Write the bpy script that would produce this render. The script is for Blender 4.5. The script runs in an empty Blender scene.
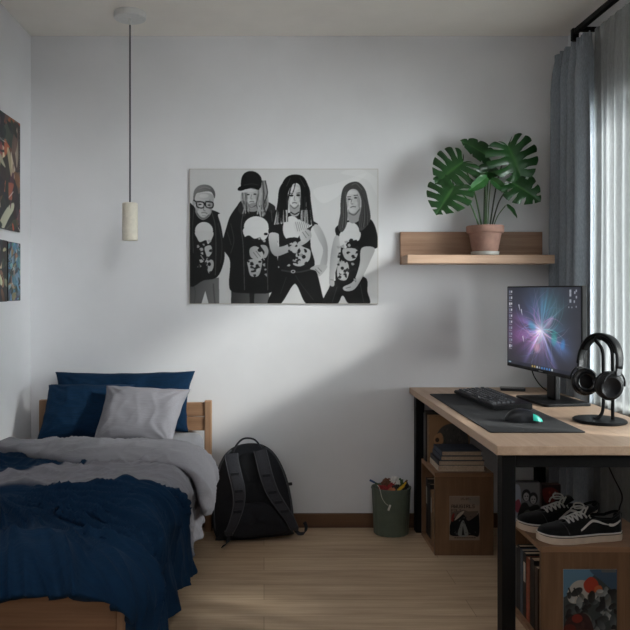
import bpy, bmesh, math, random
import numpy as np
from mathutils import Vector, Matrix, noise
random.seed(7)
PI = math.pi
COL = bpy.context.scene.collection

# ------------------------------------------------------------------ camera constants (630 x 630 frame)
D = 3.6
F = 196.0 * D
VX, VY = 264.0, 290.0
ZC = (527 - VY) / 196.0
ZCEIL = ZC + (VY - 36) / 196.0
XL = (31 - VX) / 196.0
XR = 1.551

def P(u, v, Y):
    return Vector(((u - VX) * Y / F, Y, ZC - (v - VY) * Y / F))

# ------------------------------------------------------------------ colour + material helpers
def lin(c):
    out = []
    for x in c[:3]:
        x = x / 255.0
        out.append(x / 12.92 if x <= 0.04045 else ((x + 0.055) / 1.055) ** 2.4)
    return (out[0], out[1], out[2], 1.0)

def new_mat(name):
    m = bpy.data.materials.new(name)
    m.use_nodes = True
    nt = m.node_tree
    b = nt.nodes['Principled BSDF']
    return m, nt, b

def coords(nt, scale=(1, 1, 1), rot=(0, 0, 0)):
    tc = nt.nodes.new('ShaderNodeTexCoord')
    mp = nt.nodes.new('ShaderNodeMapping')
    mp.inputs['Scale'].default_value = scale
    mp.inputs['Rotation'].default_value = rot
    nt.links.new(tc.outputs['Object'], mp.inputs['Vector'])
    return mp.outputs['Vector']

def noise_node(nt, vec, scale, detail=4, rough=0.55):
    n = nt.nodes.new('ShaderNodeTexNoise')
    n.inputs['Scale'].default_value = scale
    n.inputs['Detail'].default_value = detail
    n.inputs['Roughness'].default_value = rough
    nt.links.new(vec, n.inputs['Vector'])
    return n.outputs['Fac']

def ramp(nt, fac, stops):
    r = nt.nodes.new('ShaderNodeValToRGB')
    els = r.color_ramp.elements
    while len(els) < len(stops):
        els.new(0.5)
    for e, (p, c) in zip(els, stops):
        e.position = p
        e.color = c
    nt.links.new(fac, r.inputs['Fac'])
    return r.outputs['Color']

def bump(nt, b, h, strength=0.2, dist=0.002):
    n = nt.nodes.new('ShaderNodeBump')
    n.inputs['Strength'].default_value = strength
    n.inputs['Distance'].default_value = dist
    nt.links.new(h, n.inputs['Height'])
    nt.links.new(n.outputs['Normal'], b.inputs['Normal'])

def plain(name, c, rough=0.5, var=0.06, scale=30, metal=0.0, bstr=0.05, spec=0.5):
    m, nt, b = new_mat(name)
    v = coords(nt)
    f = noise_node(nt, v, scale)
    c0 = tuple(max(0, x * (1 - var)) for x in c)
    c1 = tuple(min(255, x * (1 + var)) for x in c)
    nt.links.new(ramp(nt, f, [(0.3, lin(c0)), (0.7, lin(c1))]), b.inputs['Base Color'])
    b.inputs['Roughness'].default_value = rough
    b.inputs['Metallic'].default_value = metal
    b.inputs['Specular IOR Level'].default_value = spec
    if bstr:
        bump(nt, b, f, bstr)
    return m

def wood(name, dark, light, axis='x', scale=1.0, rough=0.5, bstr=0.08):
    m, nt, b = new_mat(name)
    s = {'x': (1.2, 14, 14), 'y': (14, 1.2, 14), 'z': (14, 14, 1.2)}[axis]
    v = coords(nt, tuple(k * scale for k in s))
    f1 = noise_node(nt, v, 2.2, 6, 0.62)
    s2 = {'x': (0.8, 70, 70), 'y': (70, 0.8, 70), 'z': (70, 70, 0.8)}[axis]
    v2 = coords(nt, tuple(k * scale for k in s2))
    f2 = noise_node(nt, v2, 2.0, 3, 0.6)
    mx = nt.nodes.new('ShaderNodeMix')
    mx.inputs['Factor'].default_value = 0.35
    nt.links.new(f1, mx.inputs[2])
    nt.links.new(f2, mx.inputs[3])
    nt.links.new(ramp(nt, mx.outputs[0], [(0.3, lin(dark)), (0.7, lin(light))]), b.inputs['Base Color'])
    b.inputs['Roughness'].default_value = rough
    b.inputs['Specular IOR Level'].default_value = 0.35
    bump(nt, b, f2, bstr, 0.001)
    return m

def fabric(name, c, var=0.12, scale=(60, 60, 60), rough=0.9, bstr=0.25, sheen=0.2, attr=None, weave=(9, 260, 260)):
    m, nt, b = new_mat(name)
    f = noise_node(nt, coords(nt, scale), 1.0, 4, 0.6)
    f2 = noise_node(nt, coords(nt, weave), 1.0, 2, 0.6)
    if attr:
        a = nt.nodes.new('ShaderNodeAttribute')
        a.attribute_name = attr
        mx = nt.nodes.new('ShaderNodeMix')
        mx.data_type = 'RGBA'
        mx.blend_type = 'MULTIPLY'
        mx.inputs['Factor'].default_value = 1.0
        g0, g1 = 1 - var, 1 + var
        nt.links.new(a.outputs['Color'], mx.inputs[6])
        nt.links.new(ramp(nt, f2, [(0.3, (g0, g0, g0, 1)), (0.7, (g1, g1, g1, 1))]), mx.inputs[7])
        nt.links.new(mx.outputs[2], b.inputs['Base Color'])
    else:
        c0 = tuple(x * (1 - var) for x in c)
        c1 = tuple(min(255, x * (1 + var)) for x in c)
        nt.links.new(ramp(nt, f2, [(0.3, lin(c0)), (0.7, lin(c1))]), b.inputs['Base Color'])
    b.inputs['Roughness'].default_value = rough
    b.inputs['Sheen Weight'].default_value = sheen
    b.inputs['Specular IOR Level'].default_value = 0.2
    ad = nt.nodes.new('ShaderNodeMath')
    ad.operation = 'ADD'
    nt.links.new(f, ad.inputs[0])
    nt.links.new(f2, ad.inputs[1])
    bump(nt, b, ad.outputs[0], bstr, 0.003)
    return m

def attr_mat(name, rough=0.5, emit=0.0, spec=0.3):
    m, nt, b = new_mat(name)
    a = nt.nodes.new('ShaderNodeAttribute')
    a.attribute_name = 'Col'
    nt.links.new(a.outputs['Color'], b.inputs['Base Color'])
    b.inputs['Roughness'].default_value = rough
    b.inputs['Specular IOR Level'].default_value = spec
    if emit:
        b.inputs['Base Color'].default_value = (0, 0, 0, 1)
        nt.links.remove(b.inputs['Base Color'].links[0])
        nt.links.new(a.outputs['Color'], b.inputs['Emission Color'])
        b.inputs['Emission Strength'].default_value = emit
    return m

M = {}
def mat(key, fn, *a, **k):
    M[key] = fn(key, *a, **k)

mat('wall_paint', plain, (222, 222, 224), 0.9, 0.015, 3, bstr=0.02, spec=0.15)
mat('ceiling_paint', plain, (250, 245, 237), 0.9, 0.015, 3, bstr=0.02, spec=0.15)
mat('oak', wood, (150, 112, 82), (186, 149, 117), 'x')
mat('oak_y', wood, (164, 136, 114), (192, 166, 143), 'y')
mat('oak_edge', wood, (172, 138, 114), (200, 170, 146), 'x')
mat('shelf_wood', wood, (128, 98, 78), (172, 140, 116), 'x')
mat('cab_wood', wood, (92, 66, 46), (128, 96, 70), 'z')
mat('cab_wood_x', wood, (118, 86, 62), (152, 116, 88), 'x')
mat('bed_wood', wood, (130, 96, 70), (168, 130, 100), 'x')
mat('bed_wood_z', wood, (136, 103, 78), (178, 142, 112), 'z')
mat('base_wood', wood, (86, 60, 43), (108, 78, 56), 'x')
mat('black_metal', plain, (7, 7, 8), 0.55, 0.05, 40, spec=0.18)
mat('black_plastic', plain, (11, 11, 13), 0.45, 0.05, 40, spec=0.28)
mat('dark_plastic', plain, (22, 23, 27), 0.35, 0.05, 40, spec=0.4)
mat('gloss_black', plain, (12, 12, 14), 0.18, 0.03, 20, bstr=0)
mat('rubber', plain, (10, 10, 11), 0.75, 0.05, 80, spec=0.2)
mat('pad_cloth', fabric, (15, 16, 19), 0.08, bstr=0.08, sheen=0.05, weave=(400, 400, 400))
mat('key_plastic', plain, (52, 53, 58), 0.45, 0.05, 40)
mat('legend', plain, (175, 178, 182), 0.6, 0.02, 40, bstr=0)
mat('teal_glow', plain, (40, 170, 150), 0.3, 0.05, 40, bstr=0)
mat('silver', plain, (150, 152, 156), 0.3, 0.03, 40, metal=0.7)
mat('lamp_cream', plain, (222, 216, 200), 0.6, 0.03, 60)
mat('lamp_white', plain, (225, 225, 222), 0.5, 0.02, 60)
mat('cord_grey', plain, (92, 94, 99), 0.7, 0.1, 300)
mat('bulb_dark', plain, (70, 66, 60), 0.4, 0.05, 60)
mat('terracotta', plain, (158, 122, 108), 0.85, 0.08, 25, bstr=0.15)
mat('saucer', plain, (186, 184, 178), 0.6, 0.05, 30)
mat('soil', plain, (38, 28, 20), 0.95, 0.35, 120, bstr=0.8)
mat('petiole', plain, (62, 98, 48), 0.5, 0.2, 30)
mat('petiole_dark', plain, (40, 48, 28), 0.5, 0.2, 30)
mat('leaf', attr_mat, 0.30, 0, 0.5)
mat('print_matte', attr_mat, 0.75, 0, 0.15)
mat('print_gloss', attr_mat, 0.4, 0, 0.35)
mat('paper_edge', plain, (186, 180, 170), 0.8, 0.03, 40)
mat('screen', attr_mat, 0.3, 0.85, 0.4)
mat('navy', fabric, (5, 37, 63), 0.12, sheen=0.0)
mat('grey_cloth', fabric, (128, 127, 133), 0.035, sheen=0.05, bstr=0.12)
mat('sheet_cloth', fabric, (130, 131, 137), 0.03, bstr=0.1)
mat('duvet_cloth', fabric, (255, 255, 255), 0.1, sheen=0.0, attr='Col', bstr=0.55, weave=(10, 120, 12))
mat('curtain_cloth', fabric, (140, 147, 154), 0.08, bstr=0.2, weave=(330, 330, 60), scale=(90, 90, 20))
mat('pack_cloth', fabric, (34, 35, 39), 0.15, bstr=0.3, weave=(300, 300, 300), sheen=0.1)
mat('pack_mesh', fabric, (28, 29, 32), 0.2, bstr=0.4, weave=(420, 420, 420), sheen=0.05)
mat('strap_cloth', fabric, (52, 53, 58), 0.15, bstr=0.3, weave=(300, 300, 300), sheen=0.1)
mat('strap_edge', fabric, (74, 75, 80), 0.1, bstr=0.2, weave=(300, 300, 300), sheen=0.1)
mat('suede', fabric, (10, 10, 11), 0.2, bstr=0.2, weave=(300, 300, 300), sheen=0.15)
mat('lace', fabric, (186, 183, 178), 0.1, bstr=0.3, weave=(500, 500, 500))
mat('sole_rubber', plain, (206, 186, 166), 0.7, 0.04, 40)
mat('sole_line', plain, (40, 40, 42), 0.6, 0.04, 40)
mat('sole_white', plain, (214, 210, 204), 0.6, 0.04, 40)
mat('shoe_stripe', plain, (205, 198, 190), 0.6, 0.04, 40)
mat('shoe_lining', fabric, (120, 116, 112), 0.1, bstr=0.2)
mat('bin_green', plain, (92, 104, 92), 0.45, 0.05, 20)
mat('bin_inner', plain, (60, 70, 62), 0.6, 0.05, 20)
mat('pages', plain, (190, 170, 146), 0.9, 0.08, 200)
mat('frame_white', plain, (205, 205, 203), 0.5, 0.02, 20)

def floor_material():
    m, nt, b = new_mat('floor_planks')
    v = coords(nt)
    br = nt.nodes.new('ShaderNodeTexBrick')
    br.inputs['Scale'].default_value = 1.0
    br.inputs['Brick Width'].default_value = 1.25
    br.inputs['Row Height'].default_value = 0.145
    br.inputs['Mortar Size'].default_value = 0.0012
    br.inputs['Mortar Smooth'].default_value = 0.3
    br.inputs['Bias'].default_value = 0.0
    br.inputs['Color1'].default_value = (0.2, 0.2, 0.2, 1)
    br.inputs['Color2'].default_value = (0.8, 0.8, 0.8, 1)
    br.inputs['Mortar'].default_value = (0.5, 0.5, 0.5, 1)
    br.offset = 0.37
    nt.links.new(v, br.inputs['Vector'])
    f1 = noise_node(nt, coords(nt, (1.1, 16, 1)), 1.8, 6, 0.65)
    f2 = noise_node(nt, coords(nt, (2.2, 90, 1)), 1.5, 4, 0.6)
    def mixv(a, bb, fac):
        x = nt.nodes.new('ShaderNodeMix')
        x.inputs['Factor'].default_value = fac
        nt.links.new(a, x.inputs[2]); nt.links.new(bb, x.inputs[3])
        return x.outputs[0]
    g = mixv(f1, f2, 0.35)
    g2 = mixv(g, br.outputs['Color'], 0.16)
    c = ramp(nt, g2, [(0.28, lin((146, 123, 98))), (0.5, lin((186, 161, 133))), (0.72, lin((216, 193, 164)))])
    mx = nt.nodes.new('ShaderNodeMix'); mx.data_type = 'RGBA'; mx.blend_type = 'MULTIPLY'
    nt.links.new(br.outputs['Fac'], mx.inputs['Factor'])
    nt.links.new(c, mx.inputs[6]); mx.inputs[7].default_value = (0.45, 0.42, 0.4, 1)
    nt.links.new(mx.outputs[2], b.inputs['Base Color'])
    b.inputs['Roughness'].default_value = 0.55
    b.inputs['Specular IOR Level'].default_value = 0.35
    bump(nt, b, f2, 0.08, 0.001)
    return m
M['floor'] = floor_material()

def sheer_material(name='sheer_cloth', lo=0.52, hi=0.66):
    m, nt, b = new_mat(name)
    out = nt.nodes['Material Output']
    nt.nodes.remove(b)
    tr = nt.nodes.new('ShaderNodeBsdfTransparent')
    tr.inputs['Color'].default_value = (0.97, 0.97, 0.96, 1)
    tl = nt.nodes.new('ShaderNodeBsdfTranslucent'); tl.inputs['Color'].default_value = lin((158, 162, 163))
    df = nt.nodes.new('ShaderNodeBsdfDiffuse'); df.inputs['Color'].default_value = lin((150, 152, 150))
    m1 = nt.nodes.new('ShaderNodeMixShader'); m1.inputs[0].default_value = 0.45
    nt.links.new(tl.outputs[0], m1.inputs[1]); nt.links.new(df.outputs[0], m1.inputs[2])
    m2 = nt.nodes.new('ShaderNodeMixShader')
    f = noise_node(nt, coords(nt, (500, 500, 40)), 1.0, 2)
    mr = nt.nodes.new('ShaderNodeMapRange')
    mr.inputs['From Min'].default_value = 0.3; mr.inputs['From Max'].default_value = 0.7
    mr.inputs['To Min'].default_value = lo; mr.inputs['To Max'].default_value = hi
    nt.links.new(f, mr.inputs['Value'])
    nt.links.new(mr.outputs[0], m2.inputs[0])
    nt.links.new(tr.outputs[0], m2.inputs[1]); nt.links.new(m1.outputs[0], m2.inputs[2])
    nt.links.new(m2.outputs[0], out.inputs['Surface'])
    return m
M['sheer'] = sheer_material()
M['sheer_dense'] = sheer_material('sheer_cloth_dense', 0.72, 0.84)

def glass_material():
    m, nt, b = new_mat('window_glass')
    out = nt.nodes['Material Output']
    nt.nodes.remove(b)
    tr = nt.nodes.new('ShaderNodeBsdfTransparent'); tr.inputs['Color'].default_value = (0.95, 0.97, 0.97, 1)
    gl = nt.nodes.new('ShaderNodeBsdfGlossy'); gl.inputs['Roughness'].default_value = 0.03
    n = nt.nodes.new('ShaderNodeFresnel'); n.inputs['IOR'].default_value = 1.35
    mx = nt.nodes.new('ShaderNodeMixShader')
    nt.links.new(n.outputs[0], mx.inputs[0])
    nt.links.new(tr.outputs[0], mx.inputs[1]); nt.links.new(gl.outputs[0], mx.inputs[2])
    nt.links.new(mx.outputs[0], out.inputs['Surface'])
    return m
M['glass'] = glass_material()

# ------------------------------------------------------------------ object helpers
def tag(o, label=None, cat=None, group=None, kind=None):
    if label: o['label'] = label
    if cat: o['category'] = cat
    if group: o['group'] = group
    if kind: o['kind'] = kind
    return o

def thing(name, label, cat, loc=(0, 0, 0), rot=(0, 0, 0), group=None):
    o = bpy.data.objects.new(name, None)
    o.empty_display_size = 0.05
    COL.objects.link(o)
    o.location = loc
    o.rotation_euler = rot
    return tag(o, label, cat, group)

class MB:
    def __init__(s):
        s.bm = bmesh.new()
    def _xf(s, verts, loc=(0, 0, 0), rot=None):
        mtx = Matrix.Translation(loc)
        if rot: mtx = mtx @ (rot if isinstance(rot, Matrix) else Matrix.Rotation(rot[2], 4, 'Z') @ Matrix.Rotation(rot[1], 4, 'Y') @ Matrix.Rotation(rot[0], 4, 'X'))
        bmesh.ops.transform(s.bm, matrix=mtx, verts=verts)
    def box(s, lo, hi, bevel=0.0, seg=2, rot=None, mi=0):
        lo, hi = Vector(lo), Vector(hi)
        c = (lo + hi) / 2; d = hi - lo
        r = bmesh.ops.create_cube(s.bm, size=1.0)
        vs = r['verts']
        for v in vs: v.co = Vector((v.co.x * d.x, v.co.y * d.y, v.co.z * d.z))
        fs = set(f for v in vs for f in v.link_faces)
        for f in fs: f.material_index = mi
        if bevel > 0:
            es = list(set(e for v in vs for e in v.link_edges))
            rr = bmesh.ops.bevel(s.bm, geom=es, offset=bevel, segments=seg, affect='EDGES', profile=0.5)
            vs = list(set(v for f in rr['faces'] for v in f.verts) | set(v for v in vs if v.is_valid))
            for f in rr['faces']: f.material_index = mi
        s._xf(vs, c, rot)
        return s
    def grid(s, pts, closed_u=False, closed_v=False, mi=0, cap=False):
        vs = [[s.bm.verts.new(p) for p in row] for row in pts]
        nu, nv = len(vs), len(vs[0])
        fs = []
        for i in range(nu if closed_u else nu - 1):
            for j in range(nv if closed_v else nv - 1):
                a, b = vs[i][j], vs[(i + 1) % nu][j]
                c, d = vs[(i + 1) % nu][(j + 1) % nv], vs[i][(j + 1) % nv]
                try:
                    f = s.bm.faces.new((a, b, c, d)); f.material_index = mi; fs.append(f)
                except ValueError:
                    pass
        if cap:
            for row in (vs[0], vs[-1]):
                try:
                    f = s.bm.faces.new(row); f.material_index = mi
                except ValueError:
                    pass
        return vs
    def lathe(s, prof, n=32, loc=(0, 0, 0), rot=None, sx=1.0, sy=1.0, mi=0, rmod=None):
        rows = []
        for (r, z) in prof:
            row = []
            for k in range(n):
                a = 2 * PI * k / n
                q = r * (rmod(a) if rmod else 1)
                row.append(Vector((q * math.cos(a) * sx, q * math.sin(a) * sy, z)))
            rows.append(row)
        vs = s.grid(rows, closed_v=True, mi=mi, cap=True)
        s._xf([v for r in vs for v in r], loc, rot)
        return s
    def tube(s, path, rad, n=8, mi=0, cap=True):
        path = [Vector(p) for p in path]
        N = len(path)
        rr = rad if isinstance(rad, (list, tuple)) else [rad] * N
        rows = []
        up = None
        for i, p in enumerate(path):
            t = (path[min(i + 1, N - 1)] - path[max(i - 1, 0)]).normalized()
            if up is None:
                up = t.orthogonal().normalized()
            up = (up - t * up.dot(t))
            up = up.normalized() if up.length > 1e-6 else t.orthogonal().normalized()
            w = t.cross(up)
            rows.append([p + (up * math.cos(2 * PI * k / n) + w * math.sin(2 * PI * k / n)) * rr[i] for k in range(n)])
        s.grid(rows, closed_v=True, mi=mi, cap=cap)
        return s
    def ribbon(s, path, width_dir, w, th, mi=0, bulge=0.0):
        # flat band following path; w may be a list
        path = [Vector(p) for p in path]; N = len(path)
        rows = []
        for i, p in enumerate(path):
            t = (path[min(i + 1, N - 1)] - path[max(i - 1, 0)]).normalized()
            wd = width_dir[i] if isinstance(width_dir, list) else width_dir
            wd = Vector(wd); wd = (wd - t * wd.dot(t)).normalized()
            nn = t.cross(wd).normalized()
            ww = w[i] if isinstance(w, (list, tuple)) else w
            row = []
            K = 14
            for k in range(K):
                a = 2 * PI * k / K
                ca, sa = math.cos(a), math.sin(a)
                row.append(p + wd * (ww / 2 * math.copysign(abs(ca) ** 0.5, ca)) + nn * (th / 2 * math.copysign(abs(sa) ** 0.7, sa)))
            rows.append(row)
        s.grid(rows, closed_v=True, mi=mi, cap=True)
        return s
    def prism(s, pts2, z0, z1, mi=0, bevel=0.0):
        vs = [s.bm.verts.new((x, y, z0)) for x, y in pts2]
        f = s.bm.faces.new(vs)
        r = bmesh.ops.extrude_face_region(s.bm, geom=[f])
        nv = [v for v in r['geom'] if isinstance(v, bmesh.types.BMVert)]
        for v in nv: v.co.z = z1
        allv = vs + nv
        fs = set(ff for v in allv for ff in v.link_faces)
        for ff in fs: ff.material_index = mi
        if bevel > 0:
            es = [e for e in set(e for v in allv for e in v.link_edges) if abs(e.verts[0].co.z - e.verts[1].co.z) < 1e-6]
            bmesh.ops.bevel(s.bm, geom=es, offset=bevel, segments=2, affect='EDGES', profile=0.5)
        return s
    def build(s, name, mats, parent=None, smooth=False, label=None, loc=None, rot=None, merge=0.0, mods=None, angle=None):
        if merge: bmesh.ops.remove_doubles(s.bm, verts=s.bm.verts, dist=merge)
        bmesh.ops.recalc_face_normals(s.bm, faces=s.bm.faces)
        me = bpy.data.meshes.new(name)
        s.bm.to_mesh(me); s.bm.free()
        for m_ in (mats if isinstance(mats, (list, tuple)) else [mats]):
            me.materials.append(M[m_] if isinstance(m_, str) else m_)
        if smooth:
            me.polygons.foreach_set('use_smooth', [True] * len(me.polygons))
            if angle:
                me.set_sharp_from_angle(angle=math.radians(angle))
        o = bpy.data.objects.new(name, me)
        COL.objects.link(o)
        if parent: o.parent = parent
        if loc is not None: o.location = loc
        if rot is not None: o.rotation_euler = rot
        if label: o['label'] = label
        return o

def structure(mb, name, mats, **k):
    o = mb.build(name, mats, **k)
    o['kind'] = 'structure'
    return o

def catmull(pts, n=6, closed=False):
    pts = [Vector(p) for p in pts]
    out = []
    N = len(pts)
    segs = N if closed else N - 1
    for i in range(segs):
        if closed:
            p0, p1, p2, p3 = pts[(i - 1) % N], pts[i], pts[(i + 1) % N], pts[(i + 2) % N]
        else:
            p0, p1, p2, p3 = pts[max(i - 1, 0)], pts[i], pts[i + 1], pts[min(i + 2, N - 1)]
        for k in range(n):
            t = k / n
            out.append(0.5 * ((2 * p1) + (p2 - p0) * t + (2 * p0 - 5 * p1 + 4 * p2 - p3) * t * t + (3 * p1 - p0 - 3 * p2 + p3) * t ** 3))
    if not closed: out.append(pts[-1])
    return out

def copy_tree(o, parent=None):
    c = o.copy()
    COL.objects.link(c)
    if parent: c.parent = parent
    for ch in list(o.children):
        copy_tree(ch, c)
    return c

# ------------------------------------------------------------------ little painter for printed pictures
class Art:
    def __init__(s, w, h, bg, unit=(0, 0, 1.0, 1.0), ss=2):
        s.ss = ss; s.w, s.h = w, h
        s.W, s.H = w * ss, h * ss
        bg = (bg,) * 3 if isinstance(bg, (int, float)) else bg
        s.im = np.zeros((s.H, s.W, 3)) + np.array(bg, float)
        s.x0, s.y0, s.x1, s.y1 = unit
    def _px(s, pts):
        p = np.array(pts, float)
        p[:, 0] = (p[:, 0] - s.x0) / (s.x1 - s.x0) * s.W
        p[:, 1] = (p[:, 1] - s.y0) / (s.y1 - s.y0) * s.H
        return p
    def poly(s, pts, c, smooth=True, alpha=1.0, grad=None):
        if smooth and len(pts) > 2:
            q = catmull([(x, y, 0) for x, y in pts], 5, True)
            pts = [(v.x, v.y) for v in q]
        p = s._px(pts)
        xa, ya = np.floor(p.min(0)).astype(int); xb, yb = np.ceil(p.max(0)).astype(int)
        xa, ya = max(xa, 0), max(ya, 0); xb, yb = min(xb, s.W), min(yb, s.H)
        if xb <= xa or yb <= ya: return
        gx, gy = np.meshgrid(np.arange(xa, xb) + 0.5, np.arange(ya, yb) + 0.5)
        m = np.zeros(gx.shape, bool)
        n = len(p)
        for i in range(n):
            x1, y1 = p[i]; x2, y2 = p[(i + 1) % n]
            if y1 == y2: continue
            cond = ((y1 > gy) != (y2 > gy))
            xi = (x2 - x1) * (gy - y1) / (y2 - y1) + x1
            m ^= cond & (gx < xi)
        c = np.array((c,) * 3 if isinstance(c, (int, float)) else c, float)
        cc = np.broadcast_to(c, m.shape + (3,)).copy()
        if grad:  # (dx, dy, amount) brightness ramp over the bbox
            dx, dy, am = grad
            t = ((gx - xa) / max(1, xb - xa) - 0.5) * dx + ((gy - ya) / max(1, yb - ya) - 0.5) * dy
            cc += (t * am)[..., None]
        reg = s.im[ya:yb, xa:xb]
        reg[m] = reg[m] * (1 - alpha) + cc[m] * alpha
    def ell(s, cx, cy, rx, ry, c, alpha=1.0, rot=0.0, grad=None):
        pts = []
        for k in range(24):
            a = 2 * PI * k / 24
            x, y = rx * math.cos(a), ry * math.sin(a)
            pts.append((cx + x * math.cos(rot) - y * math.sin(rot), cy + x * math.sin(rot) + y * math.cos(rot)))
        s.poly(pts, c, False, alpha, grad)
    def line(s, pts, w, c, alpha=1.0, taper=False):
        q = [(v.x, v.y) for v in catmull([(x, y, 0) for x, y in pts], 6)] if len(pts) > 2 else [tuple(map(float, t)) for t in pts]
        L, R = [], []
        N = len(q)
        for i in range(N):
            ax, ay = q[max(i - 1, 0)]; bx, by = q[min(i + 1, N - 1)]
            dx, dy = bx - ax, by - ay
            l = math.hypot(dx, dy) or 1
            ww = w / 2 * ((1 - 0.85 * i / (N - 1)) if taper else 1)
            L.append((q[i][0] - dy / l * ww, q[i][1] + dx / l * ww)); R.append((q[i][0] + dy / l * ww, q[i][1] - dx / l * ww))
        s.poly(L + R[::-1], c, False, alpha)
    def blur(s, k=1):
        for _ in range(k):
            p = np.pad(s.im, ((1, 1), (1, 1), (0, 0)), 'edge')
            s.im = (p[:-2, 1:-1] + p[2:, 1:-1] + p[1:-1, :-2] + p[1:-1, 2:] + 2 * p[1:-1, 1:-1]) / 6
    def out(s):
        a = s.im.reshape(s.h, s.ss, s.w, s.ss, 3).mean((1, 3))
        a = np.clip(a, 0, 255) / 255.0
        return np.where(a <= 0.04045, a / 12.92, ((a + 0.055) / 1.055) ** 2.4)

def picture(name, rgb, w, h, m, parent, loc=(0, 0, 0), rot=None, label=None):
    """a printed sheet standing in local XZ, its face towards -Y"""
    H, W = rgb.shape[:2]
    xs = np.linspace(-w / 2, w / 2, W); zs = np.linspace(h, 0, H)
    gx, gz = np.meshgrid(xs, zs)
    co = np.stack([gx, np.zeros_like(gx), gz], -1).reshape(-1, 3)
    idx = np.arange(W * H).reshape(H, W)
    q = np.stack([idx[1:, :-1], idx[1:, 1:], idx[:-1, 1:], idx[:-1, :-1]], -1).reshape(-1, 4)
    me = bpy.data.meshes.new(name)
    me.vertices.add(len(co)); me.vertices.foreach_set('co', co.ravel())
    me.loops.add(q.size); me.loops.foreach_set('vertex_index', q.ravel())
    me.polygons.add(len(q))
    me.polygons.foreach_set('loop_start', np.arange(0, q.size, 4))
    me.polygons.foreach_set('loop_total', np.full(len(q), 4))
    me.update(calc_edges=True)
    at = me.color_attributes.new('Col', 'FLOAT_COLOR', 'POINT')
    c = np.concatenate([rgb.reshape(-1, 3), np.ones((W * H, 1))], 1)
    at.data.foreach_set('color', c.ravel().astype(np.float32))
    me.materials.append(M[m])
    o = bpy.data.objects.new(name, me)
    COL.objects.link(o)
    o.parent = parent
    o.location = loc
    if rot: o.rotation_euler = rot
    if label: o['label'] = label
    return o

def set_vcol(o, fn):
    me = o.data
    at = me.color_attributes.new('Col', 'FLOAT_COLOR', 'POINT')
    for i, v in enumerate(me.vertices):
        at.data[i].color = fn(v.co, i)

# ================================================================== ROOM
YF = -0.5     # the room is modelled back to just behind the camera
mb = MB(); mb.box((XL - 0.3, YF, -0.1), (XR + 0.3, D + 0.2, 0.0)); structure(mb, 'floor', 'floor')
mb = MB(); mb.box((XL - 0.3, 1.1, ZCEIL), (XR + 0.3, D + 0.2, ZCEIL + 0.1)); mb.box((XL - 0.3, YF - 0.2, ZCEIL), (XR + 0.3, 0.0, ZCEIL + 0.1)); mb.box((XL - 0.3, 0.0, ZCEIL), (-0.6, 1.1, ZCEIL + 0.1)); mb.box((0.9, 0.0, ZCEIL), (XR + 0.3, 1.1, ZCEIL + 0.1)); structure(mb, 'ceiling', 'ceiling_paint')  # unseen opening above the camera, added to let in fill light
mb = MB(); mb.box((XL - 0.3, D, 0.0), (XR + 0.3, D + 0.2, ZCEIL)); structure(mb, 'wall_back', 'wall_paint')
mb = MB(); mb.box((XL - 0.2, YF, 0.0), (XL, D, ZCEIL)); structure(mb, 'wall_left', 'wall_paint')
mb = MB(); mb.box((XL - 0.2, YF - 0.2, 0.0), (XR + 0.22, YF, ZCEIL))
structure(mb, 'wall_front', 'wall_paint')
WY0, WY1, WZ0, WZ1 = 1.75, 3.20, 0.69, 2.08
mb = MB()
mb.box((XR, YF, 0), (XR + 0.22, WY0, ZCEIL)); mb.box((XR, WY1, 0), (XR + 0.22, D, ZCEIL))
mb.box((XR, WY0, 0), (XR + 0.22, WY1, WZ0)); mb.box((XR, WY0, WZ1), (XR + 0.22, WY1, ZCEIL))
structure(mb, 'wall_right', 'wall_paint')
mb = MB(); mb.box((-0.25, D - 0.014, 0.0), (XR, D, 0.072), 0.003)
mb.box((XL, D - 0.014, 0.0), (-0.25, D, 0.072), 0.003)
structure(mb, 'baseboard_back', 'base_wood')
mb = MB(); mb.box((XL, YF, 0.0), (XL + 0.014, D - 0.014, 0.072), 0.003); structure(mb, 'baseboard_left', 'base_wood')
# window
win = bpy.data.objects.new('window_1', None); COL.objects.link(win); win.location = (XR + 0.12, (WY0 + WY1) / 2, WZ0); win['kind'] = 'structure'
hw = (WY1 - WY0) / 2; hh = WZ1 - WZ0
mb = MB()
fw = 0.055
mb.box((-0.03, -hw, 0), (0.03, hw, fw), 0.004); mb.box((-0.03, -hw, hh - fw), (0.03, hw, hh), 0.004)
for yy in (-hw, -fw / 2, hw - fw):
    mb.box((-0.028, yy, fw), (0.028, yy + fw, hh - fw), 0.004)
mb.build('window_frame', 'frame_white', win)
for s in (-1, 1):
    mb = MB(); a = -hw + fw if s < 0 else fw / 2
    b = -fw / 2 if s < 0 else hw - fw
    mb.box((-0.004, a, fw), (0.004, b, hh - fw)); mb.build('window_pane', 'glass', win)
mb = MB(); mb.box((-0.16, -hw - 0.0, -0.0), (-0.03, hw, 0.02), 0.004); mb.build('window_sill', 'frame_white', win)

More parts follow.
